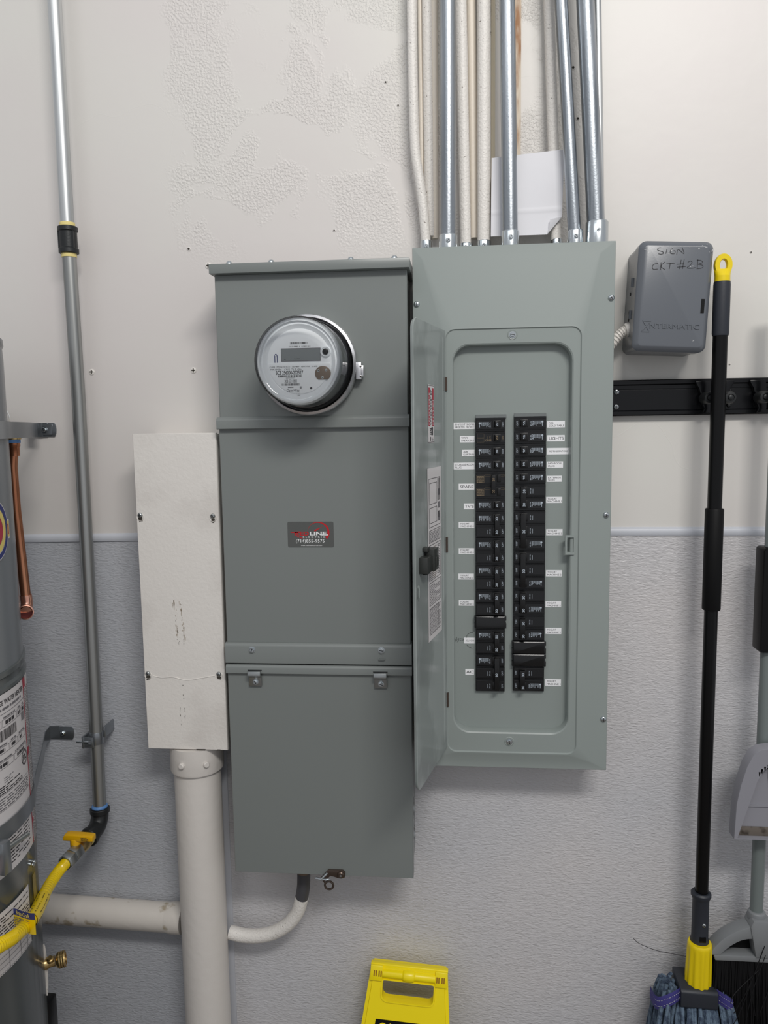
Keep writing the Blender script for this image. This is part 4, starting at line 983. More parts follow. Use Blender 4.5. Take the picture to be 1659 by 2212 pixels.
# printed tag wrapped round the hose
ti = [i for i, p in enumerate(hpts) if 0.30 < p[1] < 0.39]
seg = [hpts[i] for i in ti]
MB().tube(seg, 0.0124, 20, caps=False).build('printed_sleeve', M['yellowhose'], gh)
p0 = Vector(hpts[ti[len(ti)*3//4]])+Vector((0.003, 0.024, 0.034))
tgx = lambda u, v: tuple(p0+Vector((u, 0.016+0.010*sin(u*50), v+u*0.10)))
mb = MB(); patch(mb, tgx, -0.026, 0.030, -0.034, 0.004, 0, 8, 1)
tg = mb.build('tag', M['yellowhose'], gh)
mb = MB(); tgy = lambda u, v: tuple(p0+Vector((u, 0.0166+0.010*sin(u*50), v+u*0.10)))
patch(mb, tgy, -0.026, 0.030, -0.007, 0.0045, 0, 8, 1)
tgz = lambda u, v: tuple(p0+Vector((u, 0.0172+0.010*sin(u*50), v+u*0.10)))
put(mb, 'BrassCraft', tgz, -0.012, 0.020, -0.005, 0.0022, bold=0.02, mi=1)
textlines(mb, tgy, -0.022, 0.018, -0.032, -0.009, 7, 0.5, 2)
mb.build('lettering', [M['navy'], M['gold'], M['inkgrey']], tg, smooth=0)
mb = MB()
rr = random.Random(4)
for i in range(ti[0], ti[-1]-2):
    p = Vector(hpts[i]); t = (Vector(hpts[i+1])-p).normalized(); a = t.orthogonal().normalized(); b = t.cross(a)
    for k in range(9):
        if rr.random() < 0.6:
            an = k*2*pi/9+0.2; c_ = p+(a*cos(an)+b*sin(an))*0.0126; e = p+t*0.0016+(a*cos(an)+b*sin(an))*0.0126
            f_ = p+t*0.0016+(a*cos(an+.16)+b*sin(an+.16))*0.0126; g_ = p+(a*cos(an+.16)+b*sin(an+.16))*0.0126
            mb.quad(tuple(c_), tuple(e), tuple(f_), tuple(g_))
mb.build('small_print', M['ink'], gh, smooth=0)

# ================================================================== WATER HEATER
TC, TR_ = (-0.995, 0.39), 0.25
wh = thing('water_heater', 'tall grey cylindrical water heater with printed white labels at the left edge', 'water heater', (TC[0], TC[1], 0.0))
def ring_body(name, prof, m, seg=72): return MB().lathe((TC[0], TC[1], 0), (0, 0, 1), prof, seg).build(name, m, wh)
ring_body('upper_jacket', [(TR_, 1.035), (TR_, 1.560), (TR_-0.001, 1.578), (TR_+0.0015, 1.582), (TR_+0.001, 1.592), (TR_-0.010, 1.603), (TR_-0.06, 1.612)], M['tank'])
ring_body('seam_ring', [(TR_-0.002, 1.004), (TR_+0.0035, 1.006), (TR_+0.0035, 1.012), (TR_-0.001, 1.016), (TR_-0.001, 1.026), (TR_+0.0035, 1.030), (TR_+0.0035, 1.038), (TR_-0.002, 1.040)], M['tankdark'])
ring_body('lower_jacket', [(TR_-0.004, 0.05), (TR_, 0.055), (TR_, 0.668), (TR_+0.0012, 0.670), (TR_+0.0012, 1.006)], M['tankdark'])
for a in (-100, 20, 140):
    MB().lathe((TC[0]+0.19*cos(radians(a)), TC[1]-0.19*sin(radians(a)), 0), (0, 0, 1), [(0.02, 0), (0.022, 0.055)], 14).build('foot', M['iron'], wh)
def CY(off): return lambda u, v: (TC[0]+(TR_+off)*cos(radians(u)), TC[1]-(TR_+off)*sin(radians(u)), v)
# main rating plate label, curved round the jacket (u = degrees round the tank, growing to the right)
mb = MB(); patch(mb, CY(0.0020), -75, 52, 0.700, 1.0035, 0, 40, 1)
ml = mb.build('rating_label', M['labelwhite'], wh, smooth=60); ml['label'] = 'large white printed rating label wrapped around the tank'
mb = MB(); c1 = CY(0.0024)
patch(mb, c1, 17.6, 18.5, 0.70, 1.0035, 2); patch(mb, c1, 18.4, 21.5, 0.985, 1.0035, 2); patch(mb, c1, 18.3, 21.0, 0.862, 0.876, 2); patch(mb, c1, 18.2, 20.5, 0.735, 0.745, 2)
put(mb, 'AUTOMATIC STORAGE WATER HEATER', c1, -24, 16.6, 0.985, 0.9935, bold=0.02)
textlines(mb, c1, -10, 14, 0.976, 0.981, 1, 0.8, 1, word=3)
patch(mb, c1, -75, 17, 0.9700, 0.9708, 1, 30)
for (u0, u1, v0_, v1_) in ((-2, 8.5, 0.948, 0.960), (9.0, 13.0, 0.948, 0.960), (13.5, 17, 0.948, 0.960), (-30, -2.5, 0.948, 0.960),
                          (-6, 1.5, 0.905, 0.916), (2, 8, 0.905, 0.916), (8.5, 16.5, 0.905, 0.916), (-7, 4, 0.880, 0.891), (4.5, 16.5, 0.880, 0.891)):
    patch(mb, c1, u0, u1, v0_, v0_+0.0007, 1, 6); patch(mb, c1, u0, u1, v1_, v1_+0.0007, 1, 6); patch(mb, c1, u0, u0+0.15, v0_, v1_, 1); patch(mb, c1, u1-0.15, u1, v0_, v1_, 1)
    textlines(mb, c1, u0+(u1-u0)*0.2, u1-(u1-u0)*0.2, v0_+0.003, v1_-0.002, 1, 0.9, 0, word=2); textlines(mb, c1, u0+1, u1-1, v1_+0.002, v1_+0.006, 1, 0.7, 1, word=2)
barcode(mb, c1, -6, 8, 0.926, 0.944, 40, 0); barcode(mb, c1, 13, 16.8, 0.934, 0.948, 16, 1)
mb.lathe((0, 0, 0), (0, 1, 0), [(0.0001, 0), (0.00005, 0.0001)], 4) if False else None
for r0, r1 in ((0.0135, 0.0118), (0.0105, 0.0098)):
    n = 26; cu, cv = 13.6, 0.869; k_ = 180/pi/TR_
    vs = [c1(cu+k_*r0*cos(2*pi*k/n), cv+r0*sin(2*pi*k/n)) for k in range(n)]+[c1(cu+k_*r1*cos(2*pi*k/n), cv+r1*sin(2*pi*k/n)) for k in range(n)]
    mb.add(vs, [(k, (k+1) % n, n+(k+1) % n, n+k) for k in range(n)], 0)
put(mb, 'ETL', c1, 11.9, 15.3, 0.864, 0.874, bold=0.05)
textlines(mb, c1, -3, 3, 0.855, 0.866, 3, 0.3, 1, word=3); textlines(mb, c1, -7, 10, 0.838, 0.853, 4, 0.5, 0, word=3); textlines(mb, c1, -7, 16, 0.812, 0.834, 5, 0.45, 1, word=4)
for v in (0.836, 0.810): patch(mb, c1, -7, 16.5, v, v+0.0006, 1, 10)
textlines(mb, c1, 19.2, 36, 0.702, 0.984, 70, 0.42, 1, word=4)
patch(mb, c1, -9.6, -9.2, 0.70, 1.003, 0, 1)
textlines(mb, c1, -6, 14, 0.712, 0.764, 9, 0.35, 0, word=5)
textlines(mb, c1, -30, -10.5, 0.705, 0.740, 5, 0.4, 2, word=4)
mb.build('lettering', [M['ink'], M['inkgrey'], M['redink']], ml, smooth=0)
mb = MB(); patch(mb, CY(0.0012), -70, 9.2, 0.538, 0.644, 0, 26, 1)
l2 = mb.build('warranty_label', M['labelwhite'], wh, smooth=60); l2['label'] = 'lower white label with a printed grid'
mb = MB(); c2 = CY(0.0016)
textlines(mb, c2, -20, 8, 0.583, 0.638, 11, 0.4, 0, word=3)
for v in (0.540, 0.549, 0.558, 0.567, 0.576): patch(mb, c2, -60, 8.6, v, v+0.0006, 1, 16)
for u in (-14, -7, 0, 5, 8.5): patch(mb, c2, u, u+0.2, 0.540, 0.576, 1)
patch(mb, c2, 8.9, 9.3, 0.538, 0.644, 0)
mb.build('lettering', [M['ink'], M['inkgrey']], l2, smooth=0)
# round emblem
mb = MB(); k_ = 180/pi/TR_; cu, cv = 1.6, 1.2735; n = 40
def disc(mb, r0, r1, off, mi):
    c_ = CY(off); vs = [c_(cu+k_*r0*cos(2*pi*k/n), cv+r0*sin(2*pi*k/n)) for k in range(n)]+[c_(cu+k_*r1*cos(2*pi*k/n), cv+r1*sin(2*pi*k/n)) for k in range(n)]
    mb.add(vs, [(k, (k+1) % n, n+(k+1) % n, n+k) for k in range(n)], mi)
disc(mb, 0.0520, 0.0001, 0.0012, 0)
patch(mb, CY(0.0012), 12.0, 15.0, 1.255, 1.288, 0, 2)
em = mb.build('emblem_label', M['labelwhite'], wh, smooth=60); em['label'] = 'round blue and yellow emblem label'
mb = MB(); disc(mb, 0.0500, 0.0420, 0.0016, 0); disc(mb, 0.0400, 0.0300, 0.0016, 1); disc(mb, 0.0290, 0.0001, 0.0016, 2); patch(mb, CY(0.0016), 12.3, 14.6, 1.258, 1.285, 1, 2)
patch(mb, CY(0.0018), 12.8, 14.0, 1.262, 1.280, 2, 2)
mb.build('emblem_print', [M['navy'], M['gold'], M['redink']], em, smooth=0)
for a in (15.2, 17.4):
    p = CY(0.001)(a, 0.6640); ax = Vector((cos(radians(a)), -sin(radians(a)), 0))
    MB().lathe(p, ax, [(0.0042, 0), (0.0040, 0.002), (0.002, 0.0035)], 12).build('jacket_screw', M['zinc'], wh)
mb = MB(); patch(mb, CY(0.0013), 14, 18, 0.60, 0.645, 0, 2); mb.build('foil_tab', M['foil'], wh)
# relief valve and copper discharge pipe at the tank's right side
rv = thing('discharge_pipe', 'copper discharge pipe hanging beside the water heater with an open elbow', 'pipe', (-0.803, 0.20, 1.09))
MB().tube([(-0.8095, 0.20, 1.405), (-0.8140, 0.200, 1.37), (-0.8135, 0.200, 1.29), (-0.8055, 0.20, 1.125)], [0.0083, 0.0085, 0.0090, 0.0092], 20).build('pipe', M['copper'], rv)
mb = MB().lathe((-0.8090, 0.20, 1.3900), (0, 0, 1), [(0.0095, 0), (0.0098, 0.016), (0.0112, 0.018), (0.0112, 0.0250)], 18); mb.build('adapter', M['copper'], rv)
MB().lathe((-0.8085, 0.20, 1.4140), (0, 0, 1), [(0.0118, 0), (0.0118, 0.0065)], 18).build('thread_tape', M['bluetape'], rv)
mb = MB().lathe((-0.8085, 0.20, 1.4205), (0, 0, 1), [(0.013, 0), (0.0145, 0.010), (0.0145, 0.022), (0.009, 0.030)], 18); mb.tube([(-0.8085, 0.20, 1.436), (-0.845, 0.235, 1.436)], 0.011, 14)
mb.build('relief_valve', M['brass'], rv)
MB().tube(bend([(-0.8150, 0.20, 1.449), (-0.8120, 0.203, 1.462), (-0.8190, 0.204, 1.479)], 5), 0.0010, 6).build('test_lever_wire', M['logowhite'], rv)
ep = bend([(-0.8055, 0.20, 1.128), (-0.8045, 0.200, 1.112), (-0.8025, 0.207, 1.102), (-0.7985, 0.215, 1.0985)], 5)
MB().tube(ep, 0.0108, 20, caps=True).build('elbow', M['copperbright'], rv)
mb = MB().lathe((-0.8000, 0.211, 1.0985), (0.50, 1, 0.08), [(0.0108, 0), (0.0118, 0.004), (0.0138, 0.006), (0.0138, 0.012), (0.0120, 0.0125), (0.0118, 0.004)], 26, 0, False, False)
mb.lathe((-0.7985, 0.2140, 1.0988), (0.50, 1, 0.08), [(0.0119, 0), (0.0119, 0.0005)], 20, 1)
mb.build('socket', [M['copperbright'], M['copperin']], rv)
# drain valve, plate and dark access edge
dv = thing('drain_valve', 'small brass drain valve sticking out of the lower tank side', 'valve', (-0.764, 0.262, 0.41))
dx0 = -0.782
mb = MB().lathe((dx0-0.004, 0.262, 0.4225), (1, -0.45, 0.10), [(0.011, 0), (0.011, 0.010), (0.009, 0.014), (0.0098, 0.024)], 20)
mb.lathe((dx0+0.0200, 0.2530, 0.4248), (1, -0.45, 0.10), [(0.0105, 0), (0.0145, 0.004), (0.0155, 0.006), (0.0145, 0.008), (0.0155, 0.010), (0.0145, 0.012), (0.0155, 0.014), (0.0145, 0.017), (0.0110, 0.017), (0.0110, 0.010)], 22)
mb.build('valve_body', M['brass'], dv)
MB().lathe((dx0+0.0145, 0.263, 0.432), (0.05, 0.35, 1), [(0.0065, 0), (0.0065, 0.006), (0.0045, 0.007), (0.0045, 0.010)], 12).build('valve_stem', M['brass'], dv)
mb = MB(); pl_ = [(0.007*cos(2*pi*k/24), 0.053*sin(2*pi*k/24)) for k in range(24)]
mb.loft([[(dx0+0.0005, 0.262+a, 0.412+b) for a, b in pl_], [(dx0+0.0030, 0.262+a, 0.412+b) for a, b in pl_]])
mb.build('escutcheon', M['whitepaint'], dv)
mb = MB().box(-0.800, -0.7755, 0.235, 0.285, 0.255, 0.345); o = mb.build('side_cover', M['black'], wh, bevel=0.004)

# ---- straps
def strap(label, zc, w, wallx, contact, lug):
    t = thing('heater_strap', label, 'strap', (wallx, 0.0, zc-w/2), 'seismic straps holding the water heater')
    # path: wall tab -> step out -> free run -> round the tank
    path = list(contact)
    a = -0.0
    for k in range(26): 
        an = 29 - k*6.5; path.append((TC[0]+(TR_+0.0045)*cos(radians(an)), TC[1]-(TR_+0.0045)*sin(radians(an))))
    mb = MB(); th = 0.0016
    P = [Vector(p) for p in path]; lo = []
    for i, p in enumerate(P):
        tt = (P[min(i+1, len(P)-1)]-P[max(i-1, 0)]).normalized(); nn = Vector((-tt.y, tt.x))*th/2
        lo.append([(p.x+nn.x, p.y+nn.y, zc-w/2), (p.x+nn.x, p.y+nn.y, zc+w/2), (p.x-nn.x, p.y-nn.y, zc+w/2), (p.x-nn.x, p.y-nn.y, zc-w/2)])
    mb.loft(lo); mb.build('band', M['zincbracket'], t, smooth=50)
    return t
s1 = strap('upper steel strap around the grey tank, bolted to the painted wall', 1.4375, 0.0290, -0.84, [(-0.8500, 0.0035), (-0.8760, 0.0040), (-0.8800, 0.0300), (-0.8560, 0.0330), (-0.815, 0.125), (-0.7900, 0.200), (-0.7765, 0.250)], None)
mb = MB(); pl_ = [(-0.8600, 1.4233), (-0.8370, 1.4233)]+[(-0.8370+0.0062*cos(radians(a)), 1.43785+0.01455*sin(radians(a))) for a in range(-80, 81, 16)]+[(-0.8370, 1.4524), (-0.8600, 1.4524)]
pl_ = [(-0.8620, 1.4233), (-0.8350, 1.4233), (-0.8320, 1.4300), (-0.8312, 1.4380), (-0.8320, 1.4460), (-0.8350, 1.4524), (-0.8620, 1.4524)]
mb.prism(pl_, 0.0, 0.0028); mb.prism([(-0.8700, 1.4233), (-0.8600, 1.4233), (-0.8600, 1.4524), (-0.8700, 1.4524)], 0.0, 0.006)
mb.build('wall_tab', M['zincbracket'], s1, bevel=0.0006)
MB().loft([rrect(-0.8640, -0.8390, 1.4265, 1.4500, 0.002, 0.0028, 3), rrect(-0.8640, -0.8390, 1.4265, 1.4500, 0.002, 0.0058, 3)]).build('washer_plate', M['zincbracket'], s1, bevel=0.0005)
screw(s1, -0.8545, 0.0058, 1.4380, 0.0056, style='hex')
s2 = strap('lower steel strap around the labelled part of the tank, bolted to the grey panelling', 0.7760, 0.0290, -0.855, [(-0.8640, 0.0055), (-0.8860, 0.0065), (-0.8780, 0.0400), (-0.835, 0.130), (-0.8050, 0.200), (-0.7820, 0.250)], None)
mb = MB(); mb.prism([(-0.8850, 0.7600), (-0.8360, 0.7600), (-0.8325, 0.7660), (-0.8315, 0.7745), (-0.8325, 0.7830), (-0.8360, 0.7890), (-0.8850, 0.7890)], 0.0024, 0.0055)
mb.build('wall_tab', M['zincbracket'], s2, bevel=0.0006)
screw(s2, -0.8570, 0.0055, 0.7745, 0.0056, style='hex')
mb = MB(); c_ = CY(0.014)
lug0 = Vector(CY(0.018)(-9, 0.7600)); lug1 = Vector(CY(0.022)(4, 0.7600))
mb.tube([tuple(Vector(CY(0.020)(-26, 0.7520))), tuple(Vector(CY(0.020)(3.0, 0.7520)))], 0.0045, 12)
mb.lathe(CY(0.020)(-9.5, 0.7520), (lug0-lug1), [(0.0095, 0), (0.0095, 0.010)], 6)
mb.build('tension_bolt', M['zincdark'], s2)
mb = MB(); p = CY(0.0)(-10, 0.742); 
vs = [CY(o_)(a_, z_) for a_ in (-13, -9.5) for o_ in (0.004, 0.030) for z_ in (0.722, 0.776)]
mb.add(vs, [(0,1,3,2),(4,6,7,5),(0,4,5,1),(2,3,7,6),(0,2,6,4),(1,5,7,3)]); mb.build('lug', M['zincbracket'], s2, bevel=0.001)

# ================================================================== TIMER BOX
tm = thing('timer_box', 'dark grey time switch box with hand-written circuit note, right of the breaker panel', 'timer box', (0.3975, 0.0, 1.6600), roty=0.0)
th_ = 0.0500
tm.rotation_euler = (0, th_, 0); ORG[tm.name] = (Vector(tm.location), th_)
cT, sT = cos(th_), sin(th_)
def TW(lx, d, lz):   # box-local (upright) -> world
    return (0.3975+lx*cT+lz*sT, d, 1.6600-lx*sT+lz*cT)
class TMB(MB):
    def add(s, vs, fs, mi=0): return MB.add(s, [TW(*v) for v in vs], fs, mi)
hw, hh = 0.0655, 0.0980
mb = TMB(); mb.loft([rrect(-hw+.0015, hw-.0015, -hh+.0015, hh-.0015, 0.013, 0.0, 6), rrect(-hw+.0015, hw-.0015, -hh+.0015, hh-.0015, 0.013, 0.066, 6)])
mb.build('case', M['timer'], tm)
mb = TMB(); mb.loft([rrect(-hw, hw, -hh, hh, 0.014, 0.062, 6), rrect(-hw, hw, -hh, hh, 0.014, 0.0880, 6), rrect(-hw+.001, hw-.001, -hh+.001, hh-.001, 0.0135, 0.0895, 6), rrect(-hw+.0085, hw-.0085, -hh+.0085, hh-.0085, 0.007, 0.0965, 6), rrect(-hw+.010, hw-.010, -hh+.010, hh-.010, 0.006, 0.0970, 6)])
lidt = mb.build('hinged_cover', M['timer'], tm, smooth=30)
mb = TMB()
for z0 in (-0.037, 0.022):
    mb.lathe((-hw-.0005, 0.060, z0), (0, 0, 1), [(0.0028, 0), (0.0028, 0.016)], 10)
mb.build('hinge', M['timer'], tm)
fdm = 0.0973
def TT(X, Y):   # face drawing frame -> local x, z
    return ((X-715)*0.000170, -(Y-645)*0.000170+0.0015)
mb = TMB()
for pl_ in ([(550, 155), (520, 160), (515, 180), (545, 190), (572, 200), (578, 215), (550, 222), (525, 218)], [(610, 170), (602, 215)],
            [(668, 160), (650, 180), (650, 210), (690, 215), (695, 185), (675, 188)], [(715, 225), (725, 170), (790, 215), (765, 150)],
            [(530, 318), (490, 325), (473, 350), (485, 378), (530, 375)], [(560, 305), (560, 382)], [(600, 300), (560, 345), (605, 380)], [(615, 310), (700, 318)], [(655, 312), (650, 372)],
            [(722, 322), (790, 316)], [(728, 352), (815, 345)], [(765, 275), (755, 370)], [(795, 270), (785, 368)], [(835, 300), (860, 285), (878, 300), (860, 330), (830, 358), (885, 360), (915, 352)],
            [(935, 270), (935, 362)], [(925, 275), (970, 280), (985, 300), (940, 318)], [(940, 318), (990, 330), (985, 355), (930, 365)]):
    pl2 = bend([(*TT(*p), 0) for p in pl_], 3) if len(pl_) > 2 else [(*TT(*p), 0) for p in pl_]
    stroke(mb, [(p[0], p[1]) for p in pl2], 0.0011, fdm)
mb.build('handwriting', M['marker'], lidt, smooth=0)
mb = TMB(); rr = random.Random(9)
for _ in range(26):
    cX, cY = rr.choice(((630, 160), (650, 185), (840, 140), (870, 345), (900, 150), (1060, 180), (1000, 140), (960, 1120), (430, 175)))
    X = cX+rr.gauss(0, 22); Y = cY+rr.gauss(0, 14); a = rr.uniform(-0.8, 0.8); l = rr.uniform(6, 22)
    stroke(mb, [TT(X, Y), TT(X+l*cos(a), Y+l*sin(a))], rr.uniform(0.0004, 0.0016), fdm-0.0001+rr.uniform(0, .00005))
mb.build('scratch_marks', M['scratch'], lidt, smooth=0)
# embossed maker's name (raised, same paint)
vs_, fs_ = glyphs('NTERMATIC', 0.0)
a = TT(490, 990); b = TT(1005, 940)
mb = TMB()
base = [(a[0]+(b[0]-a[0])*u, a[1]+(b[1]-a[1])*v) for u, v in vs_]
from collections import Counter
ec = Counter(); 
for f in fs_:
    for i in range(len(f)): ec[(f[i], f[(i+1) % len(f)])] += 1
walls = [e for e in ec if (e[1], e[0]) not in ec]
n = len(base)
mb.add([(x, fdm-0.0006, z) for x, z in base]+[(x, fdm+0.0009, z) for x, z in base], [tuple(n+i for i in f) for f in fs_]+[(e[0], e[1], n+e[1], n+e[0]) for e in walls])
i0 = TT(450, 910)
for X0, X1, Y in ((410, 500, 912), (408, 490, 1026)): p = TT(X0, Y); r_ = TT(X1, Y); mb.box(p[0], r_[0], fdm-0.0006, fdm+0.001, p[1]-0.0006, p[1]+0.0006)
for (Xa, Ya, Xb, Yb) in ((420, 922, 448, 960), (492, 922, 455, 965), (455, 965, 415, 1020), (452, 965, 485, 1020)):
    p = TT(Xa, Ya); r_ = TT(Xb, Yb); mb.tube([(p[0], fdm, p[1]), (r_[0], fdm, r_[1])], 0.0009, 6)
mb.build('embossed_lettering', M['timer'], lidt, smooth=0)
p = TT(1022, 750)
mb = TMB(); mb.box(p[0]-0.0030, p[0]+0.0030, fdm-0.0012, fdm+0.0002, p[1]-0.0128, p[1]+0.0128); mb.build('latch_slot', M['blackmatte'], lidt)
mb = TMB()
for z, d in ((0.012, 0.040), (-0.022, 0.040), (-0.036, 0.038)):
    mb.lathe((-hw+.0012, d, z), (-1, 0, 0), [(0.0035, 0), (0.0035, 0.0004)], 12)
mb.build('knockout_hole', M['blackmatte'], tm)
fc = thing('flexible_conduit', 'short paint-crusted flexible conduit between breaker panel and timer box', 'conduit', (0.305, 0.04, 1.58))
fp = bend([(0.287, 0.04, 1.5700), (0.3000, 0.04, 1.5830), (0.3130, 0.041, 1.5985), (0.3250, 0.042, 1.6075), (0.3370, 0.042, 1.6110)], 10)
MB().tube(fp, [0.0098+0.0010*cos(k*pi/1.5) for k in range(len(fp))], 16).build('armour', M['whitepaint'], fc)
MB().lathe((0.3255, 0.042, 1.6080), (1, 0, 0.25), [(0.0125, 0), (0.0135, 0.003), (0.0135, 0.009)], 16).build('connector', M['whitepaint'], fc)

# ================================================================== TOOL RAIL
rl = thing('tool_rail', 'black horizontal tool-holder rail screwed to the wall at the right edge', 'wall rail', (0.74, 0.0, 1.448))
prof = [(0.0, 1.5170), (0.0150, 1.5170), (0.0165, 1.5155), (0.0165, 1.5085), (0.0130, 1.5065), (0.0130, 1.4995), (0.0118, 1.4990), (0.0118, 1.4978), (0.0130, 1.4973), (0.0130, 1.4590), (0.0165, 1.4565), (0.0165, 1.4500), (0.0150, 1.4480), (0.0, 1.4480)]
MB().loft([[(0.2875, d, z) for d, z in prof], [(1.20, d, z) for d, z in prof]]).build('rail_body', M['rail'], rl, smooth=20)
for sx in (0.3175, 0.5290):
    for sz in (1.4946, 1.4658): screw(rl, sx, 0.0130, sz, 0.0058 if sx < 0.5 else 0.0045, m=None if sx < 0.5 else M['iron'], style='pan')
def clamp(x):
    t = MB()
    pl_ = [(x-0.036, 1.5120), (x-0.008, 1.5120), (x-0.006, 1.5060), (x-0.004, 1.4560), (x-0.010, 1.4510), (x-0.022, 1.4510), (x-0.018, 1.4600), (x-0.022, 1.4680), (x-0.025, 1.4760), (x-0.021, 1.4830), (x-0.027, 1.4900), (x-0.029, 1.4980), (x-0.034, 1.5060)]
    t.prism(pl_, 0.0135, 0.024); t.prism([(2*x-a, b) for a, b in pl_], 0.0135, 0.024)
    c = t.build('clamp_plate', M['rail'], rl, bevel=0.0008)
    for s in (-1, 1):
        k = MB().lathe((x+s*0.0185, 0.024, 1.4790), A, [(0.0110, 0), (0.0115, 0.006), (0.0115, 0.030), (0.0100, 0.0330), (0.0065, 0.0335), (0.0060, 0.0320), (0.0058, 0.0320)], 26)
        k.lathe((x+s*0.0185, 0.056, 1.4790), A, [(0.0052, 0), (0.0045, 0.002), (0.002, 0.003)], 14)
        k.build('roller', M['iron'], c)
clamp(0.4990); clamp(0.5990)
# ================================================================== MOP
mp_ = thing('wet_mop', 'hanging mop with black handle, yellow socket and blue-grey yarn head', 'mop', (0.487, 0.08, 0.02))
px_ = 0.4870; pd = 0.0800; Z = (0, 0, 1)
mb = MB()
mb.lathe((px_, pd, 1.6860), Z, [(0.0136, 0), (0.0136, 0.004), (0.0134, 0.010)], 24)
lo = []
for t in range(7):   # flattening neck below the eye
    u = t/6; z = 1.6960+0.012*u; w = 0.0134+0.0018*u; dd = 0.0134-0.0065*u
    lo.append([(px_+w*cos(2*pi*k/24), pd+dd*sin(2*pi*k/24), z) for k in range(24)])
mb.loft(lo)
def oval(r1, r2, d, n=28): return [(px_+0.0005+r1*cos(2*pi*k/n), d, 1.7150+r2*sin(2*pi*k/n)) for k in range(n)]
mb.loft([oval(.0150, .0195, pd-.0055), oval(.0158, .0205, pd-.003), oval(.0158, .0205, pd+.003), oval(.0150, .0195, pd+.0055), oval(.0075, .0110, pd+.0055), oval(.0062, .0098, pd+.003), oval(.0062, .0098, pd-.003), oval(.0075, .0110, pd-.0055), oval(.0150, .0195, pd-.0055)], False, False)
mb.build('hanging_eye', M['yellowgrip'], mp_)
MB().lathe((px_, pd, 1.5900), Z, [(0.0140, 0), (0.0148, 0.004), (0.0148, 0.090), (0.0142, 0.096)], 28).build('hand_grip', M['grip'], mp_)
MB().lathe((px_, pd, 1.26), Z, [(0.0130, 0), (0.0130, 0.335)], 28).build('upper_pole', M['black'], mp_)
MB().lathe((px_, pd, 1.0800), Z, [(0.0160, 0), (0.0168, 0.002), (0.0168, 0.191), (0.0155, 0.193)], 28).build('sleeve', M['blackmatte'], mp_)
MB().lathe((px_, pd, 0.4900), Z, [(0.0124, 0), (0.0124, 0.600)], 28).build('lower_pole', M['black'], mp_)
mb = MB().lathe((px_-0.001, pd, 0.3850), Z, [(0.0180, 0), (0.0180, 0.022), (0.0160, 0.030), (0.0158, 0.108), (0.0172, 0.113), (0.0192, 0.117), (0.0192, 0.122), (0.0165, 0.125)], 30)
sk = mb.build('ferrule', M['grip'], mp_)
screw(sk, px_+0.0015, pd+0.0155, 0.4480, 0.0038, style='pan'); MB().box(px_-0.006, px_+0.006, pd+0.012, pd+0.0172, 0.4120, 0.4230).build('snap_tab', M['black'], sk, bevel=0.0006)
# ribbed yellow socket
sx_ = 0.4835; lo = []
n = 72
for z, r, amp in ((0.3180, 0.0245, 0.0010), (0.3280, 0.0245, 0.0012), (0.3900, 0.0232, 0.0010), (0.3990, 0.0232, 0.0), (0.4040, 0.0226, 0.0), (0.4060, 0.0212, 0.0)):
    lo.append([(sx_+(z-0.29)*0.016+(r+amp*cos(12*2*pi*k/n))*cos(2*pi*k/n), pd+0.004+(r+amp*cos(12*2*pi*k/n))*sin(2*pi*k/n), z) for k in range(n)])
MB().loft(lo).build('ribbed_socket', M['yellowgrip'], mp_, smooth=50)
mb = MB()
pr = [(0.050, 0.3260), (0.075, 0.3250), (0.110, 0.3220), (0.1150, 0.3180), (0.1150, 0.2880), (0.1050, 0.2780), (0.050, 0.2780)]
mb.loft([[(0.4430, d, z) for d, z in pr], [(0.5150, d, z-0.003) for d, z in pr]])
mb.build('clamp_head', M['grip'], mp_, bevel=0.002)
# yarn: a few hundred separate strands falling from the clamp, nobody could count them
mb = MB(); rr = random.Random(21)
def strand(x0, z0, d0, x1, z1, d1, r=0.0038):
    pts = []
    for k in range(9):
        t = k/8; e = 1-(1-t)**2.4
        pts.append((x0+(x1-x0)*e+rr.gauss(0, 0.0012), d0+(d1-d0)*e+rr.gauss(0, 0.0012), z0+(z1-z0)*t+0.010*sin(pi*min(1, t*3))*(1-t)))
    mb.tube(bend(pts, 2), r*rr.uniform(0.85, 1.15), 7)
for i in range(190):
    u = rr.uniform(-1, 1); row_ = rr.random()
    x0 = 0.477+u*0.062; z0 = (0.318 if abs(u) > 0.60 else 0.285)+0.006*rr.random()-0.015*u*u
    x1 = 0.475+u*0.092; d0 = 0.056+0.050*row_; d1 = (0.035+0.115*row_) if u < 0.15 else (0.104+0.046*row_)
    if u > 0.15: d0 = 0.080+0.022*row_
    strand(x0, z0, d0, x1, rr.uniform(0.006, 0.05), d1)
yn = mb.build('yarn', M['mopcloth'], mp_, smooth=50); yn['kind'] = 'stuff'
